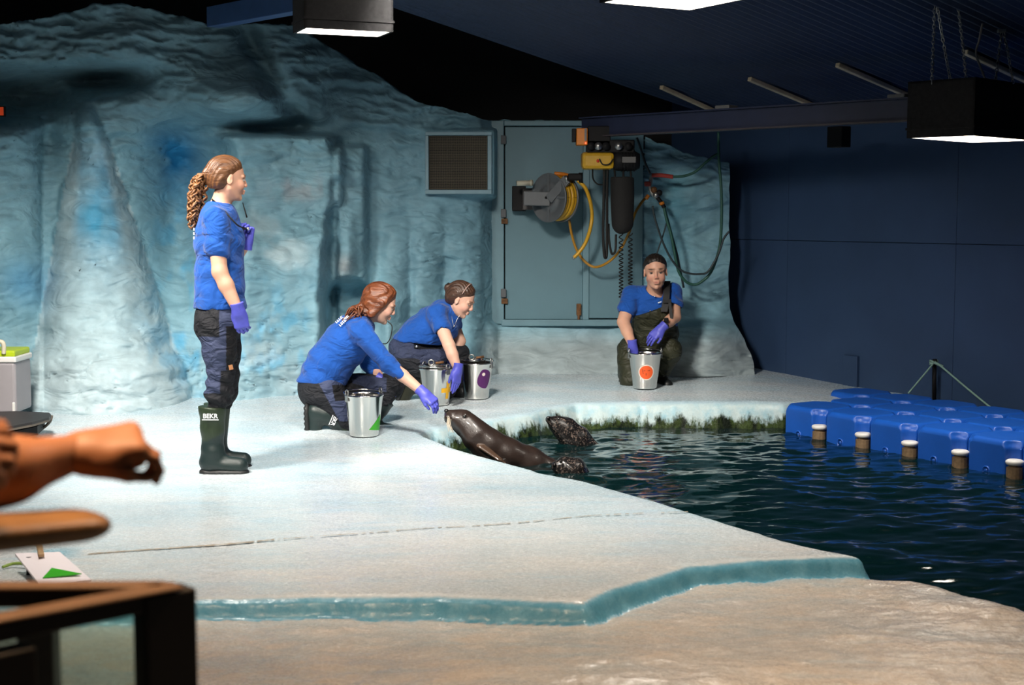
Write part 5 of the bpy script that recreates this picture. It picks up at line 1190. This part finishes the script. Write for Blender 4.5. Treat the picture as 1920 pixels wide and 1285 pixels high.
# ---------------------------------------------------------------- kneeling woman with copper hair
def kneeling_copper():
    J = at; Yc = 8.93
    P = person('person', (at(640, 812, 8.85).x, 8.9, .05), 'kneeling woman with copper hair in long-sleeved blue shirt reaching out to feed the sea lion')
    hd = J(713, 571, Yc-.02); R = head_frame(math.radians(8), math.radians(24))
    neck = J(676, 604, Yc); chest = J(652, 640, Yc); waist = J(619, 682, Yc); pel = J(604, 722, Yc)
    shR = J(676, 622, 8.76); shL = J(668, 612, 9.10); elR = J(729, 683, 8.62); wrR = J(794, 737, 8.56); elL = J(692, 680, 9.10); wrL = J(716, 712, 9.02)
    fwd = npv(Vector((.70, 0, -.62)))
    hipR = J(608, 735, 8.83); hipL = J(614, 728, 9.03); knR = J(668, 798, 8.84); knL = J(738, 722, 9.03); anR = J(606, 777, 8.82); anL = J(694, 789, 9.02)
    lo, hi = bounds(hd, pel, wrR, elR, shL, pad=.16); S = Sdf(lo, hi, .0048)
    torso(S, pel, waist, chest, neck, shR, shL, fwd, -.015); S.cap(neck, hd+Vector((-.03, 0, -.04)), .055, .050, .03)
    for a, b_, c in ((shR, elR, wrR), (shL, elL, wrL)): S.cap(a, b_, .046, .038, .02); S.cap(b_, b_.lerp(c, .4), .038, .038, .01); S.cap(b_.lerp(c, .4), c, .038, .026, .01)
    add_head(S, hd, R); S.obj('body', M_SKIN, P, skin_paint(hd, R, 'pale', np.array([.25,.11,.06]))); eyes(hd, R, P, lid=-.1)
    # hair over the ears, loosely tied at the nape
    S = Sdf(npv(hd)-.30, npv(hd)+.17, .0045); W, (lx, ly, lz) = hair_cap(S, hd, R, low=-.10, front=.082, grow=.018, slope=.62, ears=False)
    for s in (-1, 1): S.cap(W(.01, s*.080, .02), W(-.030, s*.070, -.075), .022, .026, .03)
    S.cap(W(-.055, 0, -.03), W(-.065, 0, -.095), .058, .050, .03)
    for a, b_ in (((-.085, -.02, -.085), J(672, 588, 8.84)), ((-.09, .0, -.07), J(664, 580, 8.88))): S.cap(W(*a), b_, .036, .024, .02)
    S.disp(lambda X, Y, Z: .003*np.sin(ly*230+lx*90+5*np.sin(lz*40))*S.hm)
    S.obj('hair', HAIR_K, P)
    bm = bmesh.new(); rn = random.Random(8)
    for k in range(44):
        a = J(676+rn.uniform(-8, 6), 582+rn.uniform(-8, 12), 8.85+rn.uniform(-.05, .07)); e = J(648+rn.uniform(-8, 34), 592+rn.uniform(-6, 10)+rn.random()*4, 8.84+rn.uniform(-.07, .09)); md = a.lerp(e, .5)+Vector((rn.uniform(-.02, .02), rn.uniform(-.02, .02), rn.uniform(.0, .045)))
        e.z -= .012; btube(bm, spline([a, md, e], 8), .006, 5, radii=list(np.linspace(.0075, .003, 17)))
    bm_obj('ponytail', bm, HAIR_K, P, True)
    # long sleeved shirt
    lo, hi = bounds(shR, shL, pel, neck, elR, elL, wrR, pad=.2); S = Sdf(lo, hi, .0058)
    torso(S, J(604, 715, Yc), waist, chest, neck, shR, shL, fwd, .010, wwst=.155, wch=.165, wpel=.165, rat=.80, bust=-.015)
    S.cap(waist, chest, .12, .12, .05)
    cu = elR.lerp(wrR, .32); S.cap(shR, elR, .066, .054, .03); S.cap(elR, cu, .054, .048, .03); S.cap(shL, elL, .064, .052, .03); S.cap(elL, elL.lerp(wrL, .4), .052, .048, .02)
    S.cut(J(604, 718, Yc), (-.10, 0, -1)); S.cap(cu.lerp(wrR, .05), cu, .040, .040, .003, op='sub')
    S.sph(neck+Vector((.03, 0, .035)), .060, .012, op='sub')
    S.disp(lambda X, Y, Z: wr(X, Y, Z, .007, 66, 1.1, (.6, .1, .8))+wr(X, Y, Z, .005, 85, 0, (.75, 0, -.65))*sstep(shR.x-.01, elR.x, X))
    S.obj('shirt', M_SHIRT, P)
    # white back print: two short rows of letters
    rn = random.Random(2)
    for row, (u0, v0, u1, v1, n, sz) in enumerate(((629, 606, 641, 595, 4, .016), (636, 612, 648, 600, 4, .018), (645, 598, 652, 594, 3, .014))):
        for i in range(n):
            f = (i+.5)/n; c = J(u0+(u1-u0)*f, v0+(v1-v0)*f, 8.785); bm = bmesh.new(); R3 = Matrix.Rotation(-.75, 3, 'Y') @ Matrix.Rotation(.5, 3, 'Z')
            bbox(bm, c+R3 @ Vector((-.003, -.006, 0)), (.0035, .003, sz), R3)
            for q in range(rn.choice((1, 2))): bbox(bm, c+R3 @ Vector((.003, -.006, (q-.3)*sz*.6)), (.010, .003, .0035), R3)
            o = bm_obj('back_print', bm, M_PRINT, P)
    # trousers
    lo, hi = bounds(pel, hipR, knR, knL, anR, anL, pad=.2); S = Sdf(lo, hi, .0058)
    S.cap(J(606, 712, Yc), pel, .160, .168, .05, flat=fwd, ratio=.86); S.sph(J(594, 735, 8.86), .088, .05); S.sph(J(598, 732, 9.0), .085, .05)
    S.cap(hipR, knR, .100, .070, .04); S.cap(hipL, knL, .098, .068, .03); S.cap(knR, knR.lerp(anR, .30), .068, .066, .02); S.cap(knL, knL.lerp(anL, .55), .066, .060, .03)
    S.disp(lambda X, Y, Z: wr(X, Y, Z, .006, 55, .6, (.6, .2, .7))); S.cut(J(606, 708, Yc), (-.1, 0, 1))
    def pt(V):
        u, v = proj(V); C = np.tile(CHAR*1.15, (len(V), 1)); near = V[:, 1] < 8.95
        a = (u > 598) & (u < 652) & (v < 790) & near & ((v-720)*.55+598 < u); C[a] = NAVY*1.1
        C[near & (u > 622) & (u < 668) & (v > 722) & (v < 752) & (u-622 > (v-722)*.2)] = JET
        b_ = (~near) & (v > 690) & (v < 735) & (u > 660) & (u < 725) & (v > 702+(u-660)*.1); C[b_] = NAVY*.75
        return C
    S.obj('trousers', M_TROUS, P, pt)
    # boots: near foot on its toe, far foot flat
    boot(P, J(655, 797, 8.84), anR, (.02, .02, -1), (1, 0, .02), patch=(.42, (.02, -1, .12)))
    boot(P, knL.lerp(anL, .40), anL, (.96, -.1, 0), (0, 0, 1))
    hand('glove', wrR, J(818, 758, 8.53)-wrR, (.30, -.62, .72), -1, (.45, .5, .5, .55), M_GLOVE, P, .98, thumb=.25, tcurl=.5)
    hand('glove', wrL, (.8, -.1, -.5), (.3, .1, .9), 1, (.4, .4, .4, .4), M_GLOVE, P, .95)
    tube_obj('lanyard', [J(727, 603, 8.86), J(735, 612, 8.85), J(733, 630, 8.84), J(728, 641, 8.84), J(720, 645, 8.84), J(700, 640, 8.80)], .0032, RUBBER, P, 6)
kneeling_copper()

# ---------------------------------------------------------------- kneeling woman with brown bun
def kneeling_bun():
    J = at; Yc = 9.98
    P = person('person', (at(810, 745, 9.95).x, 9.95, .095), 'crouching woman with brown hair bun in short-sleeved blue shirt between two steel buckets')
    hd = J(864, 563, Yc-.10); R = head_frame(math.radians(-16), math.radians(28))
    neck = J(840, 583, Yc-.02); chest = J(822, 606, Yc); waist = J(790, 630, Yc); pel = J(771, 652, Yc)
    shR = J(818, 588, 9.80); shL = J(842, 588, 10.13); elR = J(842, 648, 9.66); wrR = J(858, 693, 9.60); elL = J(862, 640, 10.08); wrL = J(846, 688, 10.0)
    fwd = npv((.62, -.10, -.75))
    hipR = J(768, 668, 9.89); hipL = J(774, 660, 10.07); knR = J(836, 730, 9.90); knL = J(862, 664, 10.07); anR = J(784, 722, 9.90); anL = J(858, 728, 10.05)
    lo, hi = bounds(hd, pel, wrR, wrL, shL, pad=.16); S = Sdf(lo, hi, .0048)
    torso(S, pel, waist, chest, neck, shR, shL, fwd, -.015); S.cap(neck, hd+Vector((-.025, .01, -.05)), .056, .050, .03)
    for a, b_, c in ((shR, elR, wrR), (shL, elL, wrL)): S.cap(a, b_, .050, .042, .02); S.cap(b_, b_.lerp(c, .4), .042, .040, .01); S.cap(b_.lerp(c, .4), c, .040, .027, .01)
    add_head(S, hd, R); S.obj('body', M_SKIN, P, skin_paint(hd, R, 'pale', np.array([.14,.07,.045]))); eyes(hd, R, P, lid=-.1)
    S = Sdf(npv(hd)-.19, npv(hd)+.17, .004); W, (lx, ly, lz) = hair_cap(S, hd, R, low=-.055, front=.080)
    S.ell(W(-.115, -.012, .035), (.030, .034, .030), R, k=.012)
    S.disp(lambda X, Y, Z: .0022*np.sin(ly*270+lz*110+5*np.sin(lx*32))*S.hm); S.obj('hair', HAIR_B, P)
    bm = bmesh.new(); c = W(-.128, -.012, .038); btube(bm, [Vector(c)+Matrix(R.tolist()) @ Vector((0, .022*math.cos(a), .022*math.sin(a))) for a in np.linspace(0, 2*math.pi, 15)], .009, 6, False); bm_obj('hair_tie', bm, RUBBER, P, True)
    bm = bmesh.new(); btube(bm, [Vector(W(.012, .088*math.cos(a), .036+.098*math.sin(a))) for a in np.linspace(.25, math.pi-.25, 17)], .0045, 6); bm_obj('hair_band', bm, mat('hair_band', (.30,.20,.17), .35), P, True)
    lo, hi = bounds(shR, shL, pel, neck, elR, elL, pad=.2); S = Sdf(lo, hi, .0058)
    torso(S, pel, waist, chest, neck, shR, shL, fwd, .006, wwst=.158, wch=.168, wpel=.166, rat=.80, bust=-.010); S.cap(waist, chest, .115, .12, .05)
    S.cap(shR, shR.lerp(elR, .42), .068, .066, .03); S.cap(shL, shL.lerp(elL, .42), .066, .064, .03)
    S.cut(J(780, 640, Yc), (-.12, 0, -1)); q = shR.lerp(elR, .52); S.cap(q, shR.lerp(elR, .38), .052, .052, .004, op='sub'); S.sph(neck+Vector((.03, -.02, .03)), .062, .012, op='sub')
    S.disp(lambda X, Y, Z: wr(X, Y, Z, .007, 66, 2.3, (.7, .1, .7))); S.obj('shirt', M_SHIRT, P)
    lo, hi = bounds(pel, hipR, knR, knL, anR, anL, pad=.2); S = Sdf(lo, hi, .0058)
    S.cap(J(780, 634, Yc), pel, .150, .166, .05, flat=fwd, ratio=.88); S.sph(J(763, 668, 9.92), .090, .05); S.sph(J(766, 664, 10.05), .088, .05)
    S.cap(hipR, knR, .104, .072, .04); S.cap(hipL, knL, .104, .070, .03); S.cap(hipR, J(822, 668, 9.92), .09, .07, .04); S.cap(knR, knR.lerp(anR, .3), .068, .064, .02); S.cap(knL, anL, .068, .062, .03)
    S.disp(lambda X, Y, Z: wr(X, Y, Z, .006, 52, 1.6, (.6, .2, .7))); S.cut(J(775, 630, Yc), (-.12, 0, 1))
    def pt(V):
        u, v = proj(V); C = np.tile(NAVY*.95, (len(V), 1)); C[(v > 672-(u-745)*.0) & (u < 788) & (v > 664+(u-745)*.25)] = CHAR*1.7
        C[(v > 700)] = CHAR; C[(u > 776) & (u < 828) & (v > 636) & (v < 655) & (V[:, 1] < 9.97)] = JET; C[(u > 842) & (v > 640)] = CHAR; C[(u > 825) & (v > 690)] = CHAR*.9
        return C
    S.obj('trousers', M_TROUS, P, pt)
    bm = bmesh.new(); sphere_bm(bm, J(781, 650, 9.79), .010); bm_obj('pocket_button', bm, M_SILVER, P, True)
    og = (.030,.030,.012)
    boot(P, J(806, 722, 9.90), anR, (-.35, 0, -.94), (.94, 0, -.35), green=og, foot=(.016,.018,.010), big=.95)
    boot(P, knL.lerp(anL, .55), J(858, 724, 10.05), (.9, -.35, 0), (0, 0, 1), green=og, foot=(.010,.012,.014), big=.95)
    hand('glove', wrR, J(853, 742, 9.57)-wrR, (.75, -.65, 0), -1, (.10, .12, .16, .2), M_GLOVE, P, 1.0, thumb=.12, tcurl=.2)
    hand('glove', wrL, (-.15, 0, -1), (-.3, .9, 0), 1, (.3, .3, .3, .3), M_GLOVE, P, .95)
    tube_obj('necklace', [J(845, 583, 9.86), J(848, 600, 9.83), J(851, 611, 9.82), J(856, 602, 9.82), J(862, 590, 9.83)], .0016, M_SILVER, P, 5); bm = bmesh.new(); sphere_bm(bm, J(851, 612, 9.815), .006); bm_obj('pendant', bm, M_SILVER, P, True)
kneeling_bun()

# ---------------------------------------------------------------- crouching woman in waders, facing the hall
def crouching_waders():
    J = at; Yc = 10.86
    P = person('person', (at(1215, 722, 10.7).x, 10.75, .12), 'crouching dark-haired woman in olive waders facing the hall with a hand in a steel bucket')
    hd = J(1229, 511, 10.62); R = head_frame(math.radians(-93), math.radians(4), math.radians(3))
    neck = J(1227, 552, 10.73); chest = J(1225, 585, 10.76); waist = J(1222, 628, 10.90); pel = J(1220, 662, 10.98)
    shR = J(1184, 553, 10.72); shL = J(1261, 548, 10.76); elR = J(1169, 604, 10.60); wrR = J(1186, 648, 10.44); elL = J(1265, 594, 10.62); wrL = J(1240, 616, 10.46)
    fwd = npv((-.05, -.9, -.35))
    hipR = J(1200, 668, 10.95); hipL = J(1240, 664, 10.95); knR = J(1183, 712, 10.62); knL = J(1258, 655, 10.60); anR = J(1173, 702, 10.95); anL = J(1238, 703, 10.72)
    lo, hi = bounds(hd, pel, wrR, wrL, shL, shR, elR, elL, pad=.16); S = Sdf(lo, hi, .0048)
    torso(S, pel, waist, chest, neck, shR, shL, fwd, -.015); S.cap(neck, hd+Vector((0, .03, -.05)), .060, .054, .03)
    for a, b_, c in ((shR, elR, wrR), (shL, elL, wrL)): S.cap(a, b_, .054, .048, .02); S.cap(b_, b_.lerp(c, .4), .047, .044, .01); S.cap(b_.lerp(c, .4), c, .043, .029, .01)
    add_head(S, hd, R, 1.10); S.obj('body', M_SKIN, P, skin_paint(hd, R, 'fair', np.array([.06,.035,.025]), 1.10)); eyes(hd, R, P, (.05,.035,.025), 1.10)
    S = Sdf(npv(hd)-.19, npv(hd)+.19, .004); W, (lx, ly, lz) = hair_cap(S, hd, R, 1.10, low=-.045, front=.076, slope=.72, grow=.008)
    S.disp(lambda X, Y, Z: .0018*np.sin(ly*300+5*np.sin(lx*30))*S.hm); S.obj('hair', HAIR_D, P)
    lo, hi = bounds(shR, shL, pel, neck, elR, elL, pad=.2); S = Sdf(lo, hi, .0058)
    torso(S, pel, waist, chest, neck, shR, shL, fwd, .010, wwst=.165, wch=.175, rat=.80, bust=.0)
    S.cap(shR, shR.lerp(elR, .50), .070, .074, .03); S.cap(shL, shL.lerp(elL, .50), .070, .072, .03)
    for a, b_ in ((shR, elR), (shL, elL)): S.cap(a.lerp(b_, .62), a.lerp(b_, .42), .055, .055, .004, op='sub')
    S.sph(neck+Vector((0, -.045, .03)), .070, .012, op='sub')
    S.disp(lambda X, Y, Z: wr(X, Y, Z, .007, 60, 3.1, (.5, .1, .9))); S.obj('shirt', M_SHIRT, P)
    # waders: bib, seat, legs
    lo, hi = bounds(chest, pel, hipR, hipL, knR, knL, anR, anL, pad=.22); S = Sdf(lo, hi, .006)
    S.cap(J(1224, 580, 10.735), J(1224, 625, 10.83), .176, .186, .05, flat=(0, 1, 0), ratio=.92); S.cap(J(1224, 625, 10.83), waist, .186, .186, .05); S.cap(waist, pel, .178, .19, .05, flat=fwd, ratio=.9)
    S.cap(hipR, knR, .115, .085, .04); S.cap(hipL, knL, .115, .088, .03); S.cap(J(1205, 660, 10.9), J(1178, 662, 10.72), .10, .085, .05); S.cap(J(1178, 655, 10.72), knR, .082, .075, .04)
    S.cap(knR, knR.lerp(anR, .35), .075, .07, .02); S.cap(knL, anL, .078, .068, .03)
    S.disp(lambda X, Y, Z: wr(X, Y, Z, .010, 40, .8, (.5, .2, .8))+wr(X, Y, Z, .004, 90, 2.8, (.7, .2, .5))); S.cut(J(1226, 582, 10.60), (-.38, -.1, 1))
    S.obj('waders', M_WADER, P)
    a, b_, c = J(1252, 545, 10.64), J(1252, 566, 10.60), J(1246, 592, 10.58)
    def strap(name, pts, wd):
        bm = bmesh.new(); Q = spline(pts, 8); L_ = [Vector((p.x-wd, p.y-.004, p.z)) for p in Q]; R_ = [Vector((p.x+wd, p.y-.004, p.z)) for p in Q]
        vl = [bm.verts.new(p) for p in L_]; vr = [bm.verts.new(p) for p in R_]; vb = [bm.verts.new(p+Vector((0, .012, 0))) for p in L_]; vc = [bm.verts.new(p+Vector((0, .012, 0))) for p in R_]
        for i in range(len(Q)-1):
            bm.faces.new((vl[i], vl[i+1], vr[i+1], vr[i])); bm.faces.new((vb[i], vc[i], vc[i+1], vb[i+1])); bm.faces.new((vl[i], vb[i], vb[i+1], vl[i+1])); bm.faces.new((vr[i], vr[i+1], vc[i+1], vc[i]))
        bm_obj(name, bm, M_STRAP, P)
    strap('wader_strap', [J(1251, 527, 10.72), J(1250, 540, 10.64), J(1249, 560, 10.59), J(1245, 585, 10.56)], .024)
    strap('strap_end', [J(1255, 563, 10.57), J(1257, 580, 10.54), J(1259, 598, 10.52)], .011)
    bm = bmesh.new(); bbox(bm, J(1251, 565, 10.565), (.062, .016, .030), None, .004); bm_obj('strap_buckle', bm, M_STRAP, P)
    boot(P, J(1176, 668, 10.93), anR, (-.1, -.6, -.8), (0, .8, -.6), green=(.012,.035,.024), foot=(.010,.026,.020), big=1.05)
    boot(P, knL.lerp(anL, .6), anL, (.25, -.95, 0), (0, 0, 1), green=(.012,.02,.016), foot=(.008,.010,.010))
    hand('glove', wrR, (.10, .05, -1), (-.6, -.75, 0), -1, (.35, .4, .45, .5), M_GLOVE, P, 1.0, thumb=.4)
    hand('glove', wrL, J(1213, 641, 10.43)-wrL, (-.25, -.75, .55), 1, (.22, .25, .3, .35), M_GLOVE, P, 1.0, spread=.05, thumb=.4)
    bm = bmesh.new(); d = Vector(wrL-elL).normalized(); c = wrL.lerp(elL, .20); F3 = frame(d)
    btube(bm, [c+F3 @ Vector((.036*math.cos(a), .034*math.sin(a), 0)) for a in np.linspace(0, 2*math.pi, 25)], .007, 8, False); wb = bm_obj('watch_strap', bm, M_STRAP, P, True)
    bm = bmesh.new(); bbox(bm, c+F3 @ Vector((.012, .038, 0))+Vector((.01, -.012, .012)), (.034, .02, .032), None, .006); bm_obj('watch', bm, BLACK, wb)
    for (u, v) in ((1228, 556), (1219, 583)):
        bm = bmesh.new(); sphere_bm(bm, J(u, v, 10.60), .006); bm_obj('shirt_button', bm, M_SILVER, P, True)
    bm = bmesh.new(); bbox(bm, J(1237, 567, 10.585), (.028, .003, .008), Matrix.Rotation(-.3, 3, 'Y')); bm_obj('chest_logo', bm, M_PRINT, P)
crouching_waders()
# ---------------------------------------------------------------- spectator pointing an arm over the rail
def spectator():
    J = at; P = person('person', (-1.28, 1.35, -.06), 'spectator at the glass barrier stretching out a bare arm with a drooping hand')
    sh = Vector((-1.13, 1.40, 1.20)); el = J(-70, 905, 1.60); wr_ = J(140, 850, 1.70); sh2 = Vector((-1.42, 1.52, 1.20)); el2 = Vector((-1.12, 1.62, 1.00)); wr2 = J(-150, 885, 1.50)
    neck = Vector((-1.28, 1.42, 1.27)); chest = Vector((-1.28, 1.42, 1.10)); waist = Vector((-1.28, 1.42, .88)); pel = Vector((-1.28, 1.42, .72)); fwd = (.35, .93, 0)
    hd = Vector((-1.26, 1.46, 1.46)); R = head_frame(math.radians(60), .1)
    lo, hi = bounds(hd, pel, wr_, wr2, sh2, pad=.18); S = Sdf(lo, hi, .0065)
    torso(S, pel, waist, chest, neck, sh, sh2, fwd, -.03); S.cap(neck, hd+Vector((0, 0, -.05)), .05, .048, .03)
    for a, b_, c in ((sh, el, wr_), (sh2, el2, wr2)): S.cap(a, b_, .045, .040, .02); S.cap(b_, b_.lerp(c, .4), .041, .037, .02); S.cap(b_.lerp(c, .4), c, .037, .023, .02)
    add_head(S, hd, R, .96); S.obj('body', M_SKIN, P, skin_paint(hd, R, 'tan', np.array([.04,.02,.01]))); eyes(hd, R, P, sc=.96)
    S = Sdf(npv(hd)-.19, npv(hd)+.17, .006); hair_cap(S, hd, R, .96); S.obj('hair', HAIR_D, P)
    lo, hi = bounds(sh, sh2, pel, neck, el, el2, pad=.2); S = Sdf(lo, hi, .008); torso(S, pel, waist, chest, neck, sh, sh2, fwd, -.01); S.cap(sh, sh.lerp(el, .4), .06, .06, .03); S.cap(sh2, sh2.lerp(el2, .4), .06, .06, .03); S.cut(pel, (0, 0, -1)); S.obj('shirt', mat('spectator_shirt', (.10,.10,.12), .8), P)
    S = Sdf((-1.6, 1.15, -.07), (-.95, 1.7, .85), .009); S.cap(pel+Vector((0, 0, .05)), pel, .14, .15, .05, flat=fwd, ratio=.8)
    for s in (-1, 1): S.cap(pel+Vector((s*.075, 0, -.05)), Vector((-1.28+s*.085, 1.43, .40)), .085, .062, .03); S.cap(Vector((-1.28+s*.085, 1.43, .40)), Vector((-1.28+s*.09, 1.40, .05)), .062, .05, .02); S.cap(Vector((-1.28+s*.09, 1.40, -.03)), Vector((-1.24+s*.09, 1.53, -.03)), .045, .035, .02)
    S.cut((0, 0, -.058), (0, 0, -1)); S.obj('trousers', mat('spectator_trousers', (.02,.025,.05), .8), P)
    m_tan = mat('tan_skin', (.50,.20,.085), .5, var=.1, vscale=30, sss=.1, spec=.35)
    hand('hand', wr_, J(225, 832, 1.72)-wr_, (.1, -.40, .90), -1, (.75, 1.0, 1.15, 1.2), m_tan, P, .86, thumb=.35, tcurl=.6, cuff=False, h=.0035)
    hand('hand', wr2, J(-65, 858, 1.50)-wr2, (-.1, -.8, .5), 1, (1.0, 1.1, 1.1, 1.1), m_tan, P, .88, thumb=.4, cuff=False, h=.004)
spectator()
